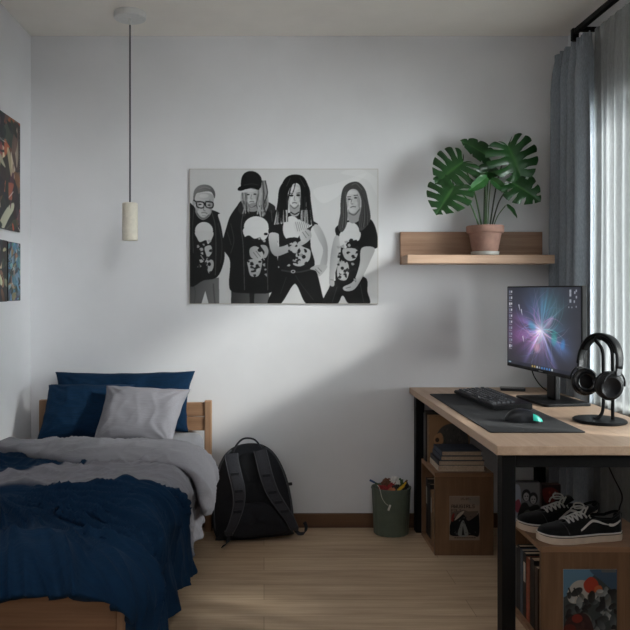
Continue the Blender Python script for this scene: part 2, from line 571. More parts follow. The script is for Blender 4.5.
# ================================================================== CURTAINS
def curtain(name, label, cat, y0, y1, xc, amp, folds, ztop, zbot, mkey, th=None, seed=0, gather=0.35, ny=200, nz=40, pinch=0.3):
    t = thing(name, label, cat, (xc, (y0 + y1) / 2, zbot))
    rnd = random.Random(seed)
    ph = [rnd.uniform(-0.7, 0.7) for _ in range(folds + 2)]
    am = [rnd.uniform(0.65, 1.1) for _ in range(folds + 2)]
    pts = []
    H = ztop - zbot
    for i in range(nz + 1):
        k = i / nz
        k2 = 1 - (1 - k) ** 1.6
        z = H * (1 - k2)
        row = []
        fromtop = H - z
        head = min(1.0, fromtop / 0.16)
        for j in range(ny + 1):
            f = j / ny
            y = (f - 0.5) * (y1 - y0)
            w = f * folds
            fi = int(min(w, folds))
            fr = w - fi
            p = ph[fi] * (1 - fr) + ph[fi + 1] * fr
            a = am[fi] * (1 - fr) + am[fi + 1] * fr
            s = math.sin(2 * PI * w + p * 0.6 + 0.25 * math.sin(z * 1.7 + p * 3))
            s = math.copysign(abs(s) ** 0.8, s)
            x = amp * a * s * (pinch + (1 - pinch) * head ** 0.7)
            x += 0.15 * amp * math.sin(4 * PI * w + 1.3 + z * 0.8)
            x += 0.008 * noise.noise((y * 6, z * 1.2, seed)) * head
            yy = y + 0.25 * amp * math.cos(2 * PI * w + p) * head
            row.append(Vector((x, yy, z)))
        pts.append(row)
    m_ = MB(); m_.grid(pts)
    o = m_.build('curtain_panel', mkey, t, smooth=True)
    if th:
        md = o.modifiers.new('Solidify', 'SOLIDIFY'); md.thickness = th
    return t, o

gt, _ = curtain('grey_curtain', 'dark grey heavy curtain gathered beside the window in the room corner', 'curtain', 3.20, 3.565, 1.479, 0.043, 4, 2.388, 0.015, 'curtain_cloth', 0.003, 3, ny=240)
for j in range(6):
    y = -0.155 + j * 0.062
    mb = MB(); mb.box((-0.022, y - 0.004, 2.30), (0.022, y + 0.004, 2.372), 0.003)
    mb.build('pleat', 'curtain_cloth', gt)
curtain('sheer_curtain', 'white translucent sheer curtain hanging across the bright window', 'curtain', 2.30, 3.192, 1.497, 0.012, 14, 2.39, 0.02, 'sheer', None, 5, ny=280)
curtain('sheer_curtain', 'added denser sheer curtain out of view past the desk end, holding back sun', 'curtain', 0.95, 2.26, 1.492, 0.016, 16, 2.39, 0.02, 'sheer_dense', None, 9, ny=280)  # unseen extra panel, added and thickened to cut sun on wall and floor
rod = thing('curtain_rod', 'black curtain rod running along the window wall below the ceiling', 'curtain rod', (1.465, 2.1, 2.412))
mb = MB(); mb.box((-0.011, -1.3, -0.002), (0.011, 1.22, 0.026), 0.005); mb.build('rail', 'black_metal', rod)
for yy in (-1.05, 0.1, 1.17):
    mb = MB(); mb.box((-0.012, yy - 0.014, -0.004), (XR - 1.465, yy + 0.014, 0.014), 0.003)
    mb.build('bracket', 'black_metal', rod)
mb = MB(); mb.box((-0.016, 1.212, -0.03), (0.016, 1.24, 0.03), 0.006); mb.build('end_cap', 'black_metal', rod)

# ================================================================== PENDANT LAMP
lamp = thing('pendant_lamp', 'white pendant lamp with a slim cylinder shade hanging over the bed', 'lamp', (P(130, 0, 3.3).x, 3.3, ZCEIL))
mb = MB(); mb.lathe([(0.001, 0), (0.074, 0), (0.075, -0.004), (0.075, -0.024), (0.072, -0.028), (0.001, -0.028)], 48)
mb.build('canopy', 'lamp_white', lamp, smooth=True, angle=40)
mb = MB(); mb.lathe([(0.006, -0.027), (0.006, -0.048), (0.003, -0.062), (0.001, -0.062)], 16); mb.build('cord_grip', 'lamp_white', lamp, smooth=True)
zs1 = ZC + (VY - 203) * 3.3 / F - ZCEIL; zs0 = ZC + (VY - 240.5) * 3.3 / F - ZCEIL
mb = MB(); mb.tube([(0, 0, -0.05), (0, 0, zs1 + 0.002)], 0.0042, 10); mb.build('cord', 'cord_grey', lamp, smooth=True)
mb = MB(); mb.lathe([(0.004, zs1 + 0.002), (0.032, zs1), (0.0365, zs1 - 0.004), (0.0365, zs0 + 0.003), (0.0355, zs0), (0.0325, zs0), (0.0325, zs0 + 0.03)], 48)
mb.build('lamp_shade', 'lamp_cream', lamp, smooth=True, angle=40)
mb = MB(); mb.lathe([(0.001, zs0 + 0.012), (0.031, zs0 + 0.012), (0.031, zs0 + 0.02), (0.001, zs0 + 0.02)], 32); mb.build('bulb', 'bulb_dark', lamp, smooth=True, angle=40)

# ================================================================== PICTURES ON THE WALLS
def band_art():
    A = Art(424, 301, 196, (27, 28, 593, 430))
    A.im += (np.linspace(-8, 10, A.W))[None, :, None]
    A.im += (np.linspace(6, -6, A.H))[:, None, None]
    for pts in ([(480, 40), (560, 60), (592, 110), (592, 60), (540, 28)], [(400, 90), (470, 70), (560, 40), (500, 90), (430, 130)]):
        A.poly(pts, 228, True, 0.35)  # pale glare streaks at the upper right, painted into the print
    r = random.Random(3)
    # person 1: short hair, glasses, open jacket
    A.poly([(27, 362), (115, 352), (116, 431), (27, 431)], 84, False, grad=(1, 0, 30))
    A.poly([(62, 431), (74, 392), (84, 431)], 190, False)
    A.line([(40, 375), (44, 400), (40, 430)], 4, 60, .7); A.line([(98, 370), (100, 400), (103, 430)], 4, 60, .7)
    A.poly([(20, 150), (38, 137), (50, 160), (62, 176), (86, 162), (92, 150), (118, 160), (112, 166), (122, 200), (131, 262), (130, 305), (110, 350), (70, 360), (20, 366)], 21)
    A.line([(92, 152), (104, 200), (106, 280), (104, 345)], 3, 52); A.line([(40, 142), (36, 200), (38, 280)], 2.5, 48)
    A.line([(112, 190), (124, 250), (120, 310)], 2, 45)
    A.poly([(46, 146), (90, 146), (88, 166), (68, 180), (50, 168)], 138); A.line([(48, 158), (58, 172), (72, 176), (86, 164)], 4, 92)
    A.ell(70, 212, 27, 26, 190); A.poly([(45, 215), (95, 215), (94, 236), (82, 252), (76, 240), (58, 246), (50, 235)], 186)
    A.poly([(72, 262), (90, 256), (94, 276), (82, 292), (76, 282)], 165); A.poly([(74, 302), (96, 300), (98, 322), (86, 340), (78, 320)], 155)
    A.ell(86, 312, 5, 6, 20); A.ell(62, 268, 6, 5, 150); A.line([(60, 285), (70, 300)], 3, 140)
    A.poly([(42, 108), (70, 98), (97, 106), (98, 132), (90, 156), (72, 171), (57, 166), (44, 142)], 168, grad=(-1, 0, 40))
    A.ell(40, 128, 5, 10, 150)
    A.poly([(38, 120), (40, 94), (52, 79), (72, 74), (92, 80), (103, 97), (102, 116), (97, 104), (90, 96), (74, 95), (58, 98), (48, 101), (43, 112), (42, 124)], 92, grad=(1, 1, -40))
    A.line([(54, 88), (72, 82), (90, 87)], 3, 128, .7); A.line([(50, 96), (66, 90), (86, 93)], 2, 120, .6)
    for x0, x1 in ((47, 69), (74, 96)):
        A.line([(x0, 125), (x1, 128), (x1 - 1, 143), (x0 + 3, 141), (x0, 125)], 4, 18)
    A.line([(38, 120), (47, 126)], 3.5, 18); A.line([(68, 130), (75, 131)], 3, 18)
    A.ell(58, 134, 5, 2.5, 40); A.ell(85, 136, 5, 2.5, 40)
    A.line([(72, 136), (69, 150), (75, 153)], 2.5, 112); A.line([(62, 159), (71, 158), (80, 161)], 3, 92); A.line([(64, 166), (76, 168)], 2, 130)
    # person 2: cap, long locks, zip jacket
    A.poly([(152, 392), (266, 392), (266, 431), (151, 431)], 66, False, grad=(1, 0, 50)); A.poly([(206, 395), (222, 395), (220, 431), (208, 431)], 22, False)
    A.poly([(186, 122), (168, 140), (148, 170), (138, 200), (127, 240), (128, 268), (148, 302), (145, 370), (155, 394), (200, 399), (262, 399), (280, 385), (294, 340), (290, 280), (294, 200), (286, 150), (262, 126), (225, 140)], 19)
    A.poly([(184, 124), (196, 150), (192, 170), (172, 150)], 36); A.poly([(262, 128), (284, 140), (278, 160), (262, 150)], 34)
    A.line([(190, 150), (182, 200), (188, 260), (192, 390)], 2.5, 62); A.line([(272, 150), (276, 220), (262, 300), (262, 390)], 2.5, 58)
    A.line([(150, 190), (160, 240), (150, 280)], 3, 40); A.line([(140, 215), (152, 255)], 2, 44)
    A.ell(227, 200, 37, 31, 206); A.poly([(190, 205), (264, 203), (262, 226), (246, 242), (204, 243)], 204)
    A.poly([(190, 236), (205, 226), (222, 236), (240, 232), (236, 250), (200, 256)], 20); A.ell(256, 222, 6, 4, 24)
    A.poly([(203, 300), (241, 298), (243, 320), (233, 347), (211, 347), (203, 322)], 158)
    for q in ((214, 312, 6, 4), (230, 318, 5, 6), (220, 333, 6, 3), (238, 305, 5, 3)): A.ell(*q, 22)
    A.poly([(208, 266), (224, 258), (240, 268), (249, 286), (240, 299), (222, 298), (209, 288)], 162, grad=(1, 0, 30)); A.poly([(240, 256), (257, 257), (264, 274), (256, 293), (246, 290), (252, 276)], 156)
    A.ell(238, 270, 7, 6, 26); A.line([(226, 272), (240, 290)], 2, 90); A.line([(218, 276), (232, 294)], 2, 95); A.line([(246, 290), (252, 300)], 3, 160)
    A.poly([(190, 92), (233, 90), (235, 114), (226, 132), (213, 139), (200, 128), (192, 112)], 176, grad=(-1, 0, 40))
    A.poly([(204, 134), (226, 130), (230, 152), (206, 154)], 132); A.line([(203, 136), (213, 143), (226, 136)], 3.5, 84)
    for k in range(16):
        x = 232 + k * 1.6
        A.line([(x - 2, 62), (x + 2 + r.uniform(-2, 3), 100), (x + r.uniform(-6, 8), 135), (x + r.uniform(-8, 10), 160 + r.uniform(-10, 12))], 4, r.choice((50, 78, 110, 142, 165)), .9)
    for k in range(9):
        x = 188 + k * 1.9
        A.line([(x - 4, 98), (x - 3 + r.uniform(-3, 3), 120), (x + r.uniform(-4, 8), 140), (x + r.uniform(-2, 10), 158 + r.uniform(-8, 8))], 3.5, r.choice((70, 110, 150, 168)), .9)
    A.poly([(181, 66), (188, 44), (206, 34), (228, 38), (243, 56), (240, 84), (225, 84), (186, 88)], 17); A.poly([(171, 90), (178, 80), (205, 78), (234, 82), (234, 90), (205, 86), (182, 93)], 10)
    A.line([(190, 76), (214, 72), (234, 76)], 2, 40)
    A.ell(203, 104, 4.5, 2.2, 40); A.ell(223, 103, 4.5, 2.2, 40); A.line([(213, 104), (211, 116), (216, 117)], 2.2, 115); A.line([(206, 126), (214, 125), (221, 126)], 2.5, 88)
    # person 3: long dark spiky hair, hand on hip
    A.poly([(300, 318), (400, 316), (412, 345), (425, 400), (429, 431), (378, 431), (350, 377), (336, 377), (300, 431), (261, 431), (280, 380)], 17)
    A.line([(345, 345), (362, 372), (400, 420)], 2, 40); A.line([(318, 350), (300, 400)], 2, 38)
    A.poly([(294, 172), (330, 158), (370, 160), (398, 182), (413, 194), (392, 206), (391, 260), (398, 322), (300, 326), (296, 260), (295, 226)], 22)
    A.poly([(266, 200), (276, 184), (300, 170), (298, 226), (266, 222)], 18)
    A.line([(302, 330), (350, 336), (398, 326)], 5, 46); A.ell(338, 334, 7, 5, 165); A.ell(338, 334, 3.5, 2.5, 25)
    A.poly([(266, 221), (294, 222), (291, 248), (302, 260), (360, 236), (380, 228), (386, 240), (365, 256), (300, 286), (279, 284), (268, 262)], 170, grad=(0, 1, -50))
    A.poly([(398, 200), (414, 195), (432, 225), (442, 262), (440, 310), (430, 326), (418, 318), (428, 270), (414, 238)], 168, grad=(1, 0, -40))
    A.poly([(389, 326), (408, 315), (440, 316), (432, 334), (416, 348), (406, 332)], 166); A.line([(404, 326), (418, 340)], 2, 90); A.line([(412, 322), (424, 334)], 2, 95)
    A.ell(334, 206, 27, 38, 202); A.poly([(340, 190), (372, 172), (396, 178), (394, 196), (366, 214), (350, 222)], 196)
    for k in range(7): A.line([(345 + k * 6, 186), (352 + k * 6, 214)], 1.6, 70, .7)
    A.poly([(318, 236), (345, 232), (362, 240), (340, 250)], 20)
    A.poly([(330, 266), (355, 256), (372, 262), (390, 272), (386, 300), (362, 318), (338, 312), (347, 290)], 176)
    for q in ((352, 276, 7, 4), (370, 290, 6, 6), (356, 300, 5, 4), (376, 274, 4, 4)): A.ell(*q, 24)
    A.poly([(357, 217), (370, 208), (388, 211), (393, 230), (380, 246), (362, 241)], 178, grad=(1, 0, -40)); A.line([(366, 216), (378, 234)], 2, 100); A.line([(374, 213), (386, 228)], 2, 105)
    A.poly([(328, 128), (354, 128), (357, 160), (344, 170), (330, 162)], 150); A.line([(330, 136), (342, 146), (354, 136)], 3.5, 96); A.line([(330, 156), (343, 163), (356, 156)], 3.5, 22)
    A.poly([(322, 84), (344, 74), (362, 82), (363, 110), (354, 132), (341, 141), (328, 130), (321, 106)], 188, grad=(1, 0, -45))
    for k in range(30):
        f = k / 29
        if f < .5:
            x0, x1 = 322 - 22 * (1 - f * 2) ** .8, 286 + 70 * f
            yb = 190 - 10 * f
        else:
            x0, x1 = 362 + 22 * (f * 2 - 1), 358 + 40 * (f * 2 - 1)
            yb = 178 + 20 * (f * 2 - 1)
        xe = x1 + r.uniform(-4, 4)
        A.line([(343 + (x0 - 343) * .4, 50), (x0, 85), ((x0 + x1) / 2 + r.uniform(-2, 2), 130), (xe, yb)], 5.5, r.choice((10, 14, 24)))
        if k % 2 == 0: A.line([((x0 + xe) / 2, 150), (xe, yb + 4)], 4, r.choice((170, 195, 150)), .9)
    A.poly([(302, 82), (318, 52), (345, 44), (370, 52), (385, 84), (380, 110), (368, 104), (360, 80), (346, 70), (330, 82), (321, 108), (316, 140), (300, 140)], 13)
    A.line([(342, 56), (331, 84), (322, 122)], 4, 12); A.line([(352, 54), (364, 90), (367, 134)], 5, 12); A.line([(346, 60), (342, 84), (337, 98)], 3, 12); A.line([(330, 54), (318, 80)], 2, 48); A.line([(358, 54), (374, 82)], 2, 50)
    A.ell(333, 107, 6, 3.4, 22); A.ell(353, 106, 6, 3.4, 22); A.line([(328, 100), (338, 101)], 2.4, 30); A.line([(348, 100), (359, 99)], 2.4, 30)
    A.line([(343, 108), (341, 120), (346, 121)], 2, 120); A.line([(335, 130), (342, 128), (350, 130)], 3.2, 96)
    # person 4: long straight hair, hands in pockets
    A.poly([(462, 362), (552, 350), (562, 395), (567, 431), (508, 431), (487, 406), (470, 431), (426, 431), (445, 385)], 24); A.line([(470, 380), (456, 425)], 2, 50); A.line([(540, 372), (550, 425)], 2, 52)
    A.poly([(478, 192), (500, 182), (540, 172), (574, 180), (591, 222), (591, 263), (556, 266), (545, 300), (549, 352), (528, 374), (470, 374), (467, 300), (470, 240), (464, 208)], 17)
    A.poly([(468, 226), (481, 238), (479, 290), (463, 345), (461, 377), (447, 372), (447, 340), (450, 290), (459, 242)], 166, grad=(1, 0, 40))
    A.poly([(544, 264), (583, 264), (571, 300), (546, 352), (522, 387), (496, 392), (489, 380), (520, 362), (538, 312)], 172, grad=(1, 0, -40)); A.line([(496, 384), (512, 380)], 2, 100); A.line([(450, 358), (460, 360)], 2, 100)
    A.ell(509, 214, 28, 28, 204); A.poly([(482, 216), (537, 214), (536, 240), (516, 246), (497, 264), (480, 256)], 200); A.poly([(500, 248), (530, 240), (524, 258), (506, 264)], 20)
    A.poly([(489, 266), (531, 268), (526, 296), (506, 302), (491, 290)], 172); A.poly([(474, 310), (500, 305), (506, 335), (496, 360), (472, 352)], 165)
    for q in ((504, 278, 6, 4), (518, 288, 5, 4), (486, 324, 5, 5), (494, 342, 5, 3), (480, 340, 4, 4)): A.ell(*q, 22)
    A.poly([(504, 146), (538, 140), (545, 172), (520, 190), (504, 180)], 140); A.line([(505, 158), (522, 165), (538, 148)], 4, 88)
    A.poly([(496, 96), (514, 84), (532, 86), (541, 110), (539, 140), (523, 159), (509, 156), (499, 132)], 180, grad=(-1, 0, 40))
    A.poly([(481, 122), (488, 86), (508, 69), (534, 67), (554, 88), (563, 120), (571, 172), (561, 196), (541, 212), (535, 182), (542, 148), (542, 116), (531, 92), (514, 88), (502, 98), (498, 118), (501, 150), (500, 190), (486, 216), (473, 202), (480, 160)], 58)
    for k in range(12):
        f = k / 11
        A.line([(546 - 6 * f, 92 + 6 * f), (548 + 10 * f, 130), (546 + 18 * f, 170), (540 + 24 * f, 205 - 10 * f)], 2.2, r.choice((34, 48, 84, 96)), .8)
        A.line([(492 + 4 * f, 96), (484 + 12 * f, 140), (484 + 12 * f, 175), (476 + 20 * f, 208 - 8 * f)], 2.2, r.choice((34, 48, 84, 96)), .8)
    A.line([(514, 76), (528, 72), (546, 90)], 3, 92, .7)
    A.ell(507, 118, 5, 2.3, 38); A.ell(526, 114, 5, 2.3, 38); A.line([(501, 111), (512, 111)], 2.4, 60); A.line([(520, 107), (533, 106)], 2.4, 60)
    A.line([(515, 117), (512, 131), (519, 132)], 2.4, 112); A.line([(510, 143), (518, 140), (527, 141)], 3, 92)
    for (cx_, cy_, sx_, sy_) in ((70, 128, 1, 1), (213, 110, .9, 1), (342, 106, .9, 1), (518, 118, .9, 1)):
        A.ell(cx_ - 20 * sx_, cy_ + 12, 6, 18, 70, .25, .15); A.ell(cx_ + 20 * sx_, cy_ + 10, 5, 20, 70, .25, -.15); A.ell(cx_, cy_ - 20, 14, 6, 225, .3); A.ell(cx_ - 10, cy_ + 12, 6, 5, 220, .25); A.ell(cx_ + 11, cy_ + 12, 5, 5, 215, .2); A.ell(cx_, cy_ + 33, 8, 4, 205, .2)
    for (x0, y0, x1, y1, n_) in ((50, 240, 96, 345, 26), (202, 236, 262, 350, 34), (322, 240, 388, 318, 38), (474, 240, 534, 360, 40)):
        for k in range(n_):
            gx, gy = r.uniform(x0, x1), r.uniform(y0, y1)
            if abs(gx - 237) < 34 and 252 < gy < 300: continue
            if 350 < gx < 400 and gy < 262: continue
            q_ = [(gx + r.uniform(2, 8) * math.cos(t_), gy + r.uniform(2, 8) * math.sin(t_)) for t_ in (0, 1.2, 2.5, 3.7, 5)]
            A.poly(q_, r.choice((20, 22, 26, 150, 178)), False, .9)
    A.blur(1)
    # printed contrast only reaches a soft black
    A.im = 10 + A.im * 0.96
    return A.out()

p0 = P(189.5, 304, D); p1 = P(378, 169, D)
bw, bh = p1.x - p0.x, p1.z - p0.z
band = thing('wall_poster', 'black and white poster of four people in dark clothes on the back wall', 'poster', ((p0.x + p1.x) / 2, D - 0.008, p0.z))
picture('print', band_art(), bw - 0.006, bh - 0.006, 'print_matte', band, (0, -0.0007, 0.003))
mb = MB(); mb.box((-bw / 2, 0, 0), (bw / 2, 0.0075, bh), 0.0008); mb.build('backing_board', 'paper_edge', band)

def collage(w, h, seed, pal, n=60, big=0.5):
    A = Art(w, h, pal[0])
    r = random.Random(seed)
    for k in range(n):
        s = big * (1 - k / n) ** 0.8 + 0.05
        cx, cy = r.uniform(0, 1), r.uniform(0, 1)
        ang = r.uniform(0, PI)
        e = r.uniform(0.25, 0.6)
        pts = []
        for q in range(7):
            a = 2 * PI * q / 7
            rr = s * 0.5 * r.uniform(0.55, 1.2)
            x, y = rr * math.cos(a), rr * math.sin(a) * e
            pts.append((cx + (x * math.cos(ang) - y * math.sin(ang)), cy + (x * math.sin(ang) + y * math.cos(ang)) * w / h))
        c = r.choice(pal)
        A.poly(pts, tuple(min(255, max(0, v + r.uniform(-18, 18))) for v in c), True, r.uniform(0.75, 1.0), (r.uniform(-1, 1), r.uniform(-1, 1), r.uniform(10, 60)))
        if k % 3 == 0:
            q0 = (cx + r.uniform(-.2, .2), cy + r.uniform(-.2, .2))
            A.line([q0, (q0[0] + r.uniform(-.12, .12), q0[1] + r.uniform(-.1, .1)), (q0[0] + r.uniform(-.2, .2), q0[1] + r.uniform(-.2, .2))], r.uniform(.008, .03), r.choice(((20, 18, 18), (225, 215, 205), (12, 12, 12))), .9, True)
    A.blur(1)
    return A.out()

warm = [(12, 11, 12), (14, 12, 12), (30, 22, 20), (18, 16, 18), (22, 20, 20), (16, 15, 15), (150, 120, 100), (196, 172, 152), (120, 78, 58), (28, 26, 28), (210, 200, 190), (92, 66, 52), (190, 96, 60), (60, 52, 50)]
def left_picture(y0, y1, z0, z1, label, rgb, edge='dark_plastic', th=0.012):
    t = thing('wall_picture', label, 'picture', (XL + th, (y0 + y1) / 2, z0), (0, 0, PI / 2))
    picture('print', rgb, y1 - y0 - 0.004, z1 - z0 - 0.004, 'print_gloss', t, (0, -0.0008, 0.002))
    m_ = MB(); m_.box((-(y1 - y0) / 2, 0, 0), ((y1 - y0) / 2, th - 0.0005, z1 - z0), 0.001); m_.build('backing_board', edge, t)
    return t
left_picture(2.62, 3.405, 1.487, 2.012, 'large abstract brown and black picture on the left wall, the upper one', collage(240, 160, 11, warm, 150, 0.42), 'dark_plastic')
left_picture(2.86, 3.245, 1.156, 1.436, 'dark warm abstract print under the large picture, nearer the bed foot', collage(150, 110, 5, warm, 90, 0.5), 'dark_plastic', 0.008)
cool = [(70, 120, 140), (96, 150, 170), (30, 34, 40), (180, 170, 160), (60, 80, 92), (20, 20, 24), (150, 110, 84), (120, 150, 160)]
left_picture(3.256, 3.42, 1.158, 1.434, 'small blue and grey abstract print on left wall, nearest the room corner', collage(90, 150, 21, cool, 90, 0.55), 'dark_plastic', 0.008)

# ================================================================== BED
BX, BY = -0.262, 3.56
BROT = (0, 0, math.radians(-1.5))
BW, BL = 0.87, 1.90
bed = thing('bed', 'single bed with a light brown wooden frame along the left wall', 'bed', (BX, BY, 0), BROT)
def part(name, lo, hi, m, parent, bevel=0.004, **k):
    m_ = MB(); m_.box(lo, hi, bevel); return m_.build(name, m, parent, **k)
hz = 0.655
for za_, zb2 in ((0.577, hz - 0.010), (0.505, 0.573)):
    part('headboard_slat', (-BW + 0.035, -0.028, za_), (-0.035, -0.006, zb2), 'bed_wood', bed, 0.003)
part('headboard_rail', (-BW + 0.035, -0.028, 0.28), (-0.035, -0.006, 0.40), 'bed_wood', bed)
for x in (-BW, -0.035):
    part('bed_post', (x, -0.035, 0), (x + 0.035, 0.0, hz), 'bed_wood_z', bed)
    part('bed_post', (x, -BL, 0), (x + 0.035, -BL + 0.035, 0.480), 'bed_wood_z', bed)
part('footboard', (-BW + 0.035, -BL + 0.006, 0.16), (-0.035, -BL + 0.03, 0.486), 'bed_wood', bed)
for x in (-BW + 0.006, -0.03):
    part('side_rail', (x, -BL + 0.035, 0.21), (x + 0.024, -0.035, 0.355), 'bed_wood', bed)
part('slat_base', (-BW + 0.03, -BL + 0.03, 0.30), (-0.03, -0.03, 0.318), 'bed_wood', bed, 0.0)
mt = thing('mattress', 'mattress in a light grey fitted sheet lying on the wooden bed', 'mattress', (BX, BY, 0.319), BROT)
m_ = MB(); m_.box((-BW + 0.04, -BL + 0.04, 0), (-0.034, -0.04, 0.185), 0.045, 5)
m_.build('fitted_sheet', 'sheet_cloth', mt, smooth=True)

# --- duvet
ZT = 0.520
AX, BYE, RR = -0.105, 1.855, 0.080
def drape(a, b, lift=0.0, rr=RR, ax=AX):
    ex = max(0.0, a - ax); ey = max(0.0, -b - BYE)
    e = math.hypot(ex, ey)
    x, y, z = min(a, ax), max(b, -BYE), ZT
    if e > 1e-9:
        dx, dy = ex / e, -ey / e
        L = rr * PI / 2
        R_ = rr
        if e < L:
            an = e / R_
            o, d = R_ * math.sin(an), R_ * (1 - math.cos(an))
            nx, nz = math.sin(an), math.cos(an)
        else:
            o, d = R_ + (e - L) * 0.10, R_ + (e - L)
            nx, nz = 0.995, 0.1
        return Vector((x + dx * o + dx * nx * lift, y + dy * o + dy * nx * lift, z - d + nz * lift))
    return Vector((x, y, z + lift))

def fbm(p, o=3):
    s, a, f = 0.0, 1.0, 1.0
    for _ in range(o):
        s += a * noise.noise(Vector(p) * f); a *= 0.5; f *= 2.03
    return s
def ridge(p):
    return 1 - abs(noise.noise(Vector(p))) * 2
NAVY, GREY = Vector(lin((5, 37, 63))[:3]), Vector(lin((128, 127, 133))[:3])
def ss(a, b, x):
    t = min(1, max(0, (x - a) / (b - a))); return t * t * (3 - 2 * t)
def navy_edge(a):     # grey band / navy border, cloth coordinate b across a
    e = -1.195 + 0.02 * math.sin(a * 9 + 1.0) + 0.012 * math.sin(a * 21)
    if a > -0.15: e += 0.36 * min(0.42, (a + 0.15))
    if a < -0.62: e += -0.02 * ((-0.62 - a) / 0.2)
    return e
def strip_edge(a):    # lower border of the navy strip
    return -1.05 + 0.23 * ss(-0.75, -0.30, a) + 0.012 * math.sin(a * 16)
dv = thing('duvet', 'rumpled navy and grey duvet with its grey top folded back over the bed', 'duvet', (BX, BY, 0), BROT)
na, nb = 210, 250
a0, a1, b0, b1 = -BW + 0.012, AX + 0.345, -0.60, -(BYE + 0.105)
pts = []; cols = []
for j in range(nb + 1):
    b = b0 + (b1 - b0) * j / nb
    row = []
    for i in range(na + 1):
        a = a0 + (a1 - a0) * i / na
        ex = max(0, a - AX)
        # puffy body + creases
        puff = 0.016 * fbm((a * 3.2, b * 2.6, 1.7)) + 0.018 * ss(0, 0.25, (a - a0)) * ss(0, 0.3, -(b - b0))
        navy = ss(-0.006, 0.006, navy_edge(a) - b)
        ra, rb = a + 0.62, b + 1.20
        rad = math.hypot(ra, rb); ang = math.atan2(rb, ra)
        rk = navy * ss(0.05, 0.35, rad) * (1 - 0.65 * ss(0.05, 0.20, ex))
        cr1 = rk * (0.036 * ridge((ang * 6.5 + 1.2 * noise.noise((a * 3, b * 3, 7)), rad * 1.5, 4.0)) ** 4)
        cr2 = rk * (0.018 * ridge((ang * 17 + 1.6 * noise.noise((a * 4, b * 4, 3)), rad * 2.2, 9.0)) ** 4 + 0.0040 * noise.noise((ang * 44, rad * 4.0, 2)))
        gw = (0.022 * max(0, ridge((a * 4 + 3, b * 9 + a * 4, 2.0))) ** 2.5 + 0.007 * max(0, ridge((a * 8 + b * 5, b * 13 - a * 6, 8.0))) ** 2.5) * (1 - navy)
        fine = (1 - navy) * (0.004 * noise.noise((a * 16 + b * 10, b * 12, 3)) + 0.006 * ridge((a * 7 + b * 6, b * 11 - a * 3, 6)) ** 3)
        seam = 0.012 * math.exp(-((b - navy_edge(a) + 0.035) / 0.03) ** 2)
        seam += 0.030 * ss(0.22, 0.0, -(b1 - b)) * 0 + 0.034 * ss(BYE - 0.22, BYE + 0.02, -b)
        # hanging folds on the side
        hang = ss(0.05, 0.28, ex)
        hf = hang * (0.022 * math.sin(b * 21 + 1.2 * math.sin(b * 9)) + 0.018 * noise.noise((b * 9, a * 2, 8)))
        # the lower hem is pulled under, foot hem wavers
        lift = puff + cr1 + cr2 + gw + fine + seam + hf
        bb = b
        if -b > BYE - 0.05:
            bb = b - 0.02 * noise.noise((a * 5, 0, 5)) * ss(0, 0.15, -b - BYE + 0.05)
        aa = a
        if ex > 0.1:
            aa = a + (0.03 * noise.noise((b * 4, 0, 2)) - 0.01) * ss(0.1, 0.33, ex)
        if -bb > BYE: bb = -BYE + (bb + BYE) * (1.22 - 0.50 * ss(-0.50, -0.14, a))
        row.append(drape(aa, bb, lift))
        nv_strip = ss(-0.006, 0.006, b - strip_edge(a)) * ss(-0.34, -0.40, a)
        k = max(navy, nv_strip)
        c = GREY.lerp(NAVY, k)
        cols.append((c.x, c.y, c.z, 1))
    pts.append(row)
m_ = MB(); m_.grid(pts)
o = m_.build('duvet_cover', 'duvet_cloth', dv, smooth=True)
at = o.data.color_attributes.new('Col', 'FLOAT_COLOR', 'POINT')
at.data.foreach_set('color', np.array(cols, np.float32).ravel())
md = o.modifiers.new('Solidify', 'SOLIDIFY'); md.thickness = 0.022; md.offset = -1
# folded-back top
na, nc = 170, 56
pts = []
for i in range(na + 1):
    f = i / na
    a = -BW + 0.015 + (AX + 0.262 + BW - 0.015) * f
    wl = ss(-0.85, -0.3, a)
    bback = -0.515 - 0.03 * wl - 0.10 * ss(-0.1, 0.2, a) + 0.012 * math.sin(a * 11)
    bfront = -0.64 - 0.23 * wl - 0.03 * math.sin(a * 8 + 0.5) - 0.02 * ss(-0.1, 0.15, a)
    c, hwid = (bback + bfront) / 2, (bback - bfront) / 2
    endt = min(1.0, (1 - f) / 0.10) ** 0.5 * min(1, f / 0.03) ** 0.5
    hwid *= 0.55 + 0.45 * endt
    row = []
    for k in range(nc):
        an = 2 * PI * k / nc
        ca, sa = math.cos(an), math.sin(an)
        b = c + hwid * math.copysign(abs(ca) ** 0.8, ca)
        hgt = 0.012 + (0.028 + 0.012 * max(0, ca) ) * math.copysign(abs(sa) ** 0.75, sa) * (0.35 + 0.65 * endt)
        if sa > -0.2:
            cre = 0.013 * ridge((a * 3.2 + b * 2, b * 9 - a * 4.5, 5.0)) ** 3 + 0.006 * ridge((a * 6 - b * 5, b * 11 + a * 5, 12.0)) ** 3
            hgt += cre + 0.014 * fbm((a * 4, b * 4, 3)) + 0.002 * noise.noise((a * 35, b * 35, 1))
        row.append(drape(a, b, hgt + 0.010 + 0.018 * ss(-0.1, 0.1, a), ax=AX + 0.035))
    pts.append(row)
m_ = MB(); m_.grid(pts, closed_v=True, cap=True)
m_.build('folded_top', 'grey_cloth', dv, smooth=True, label='grey turned-down top of the duvet')

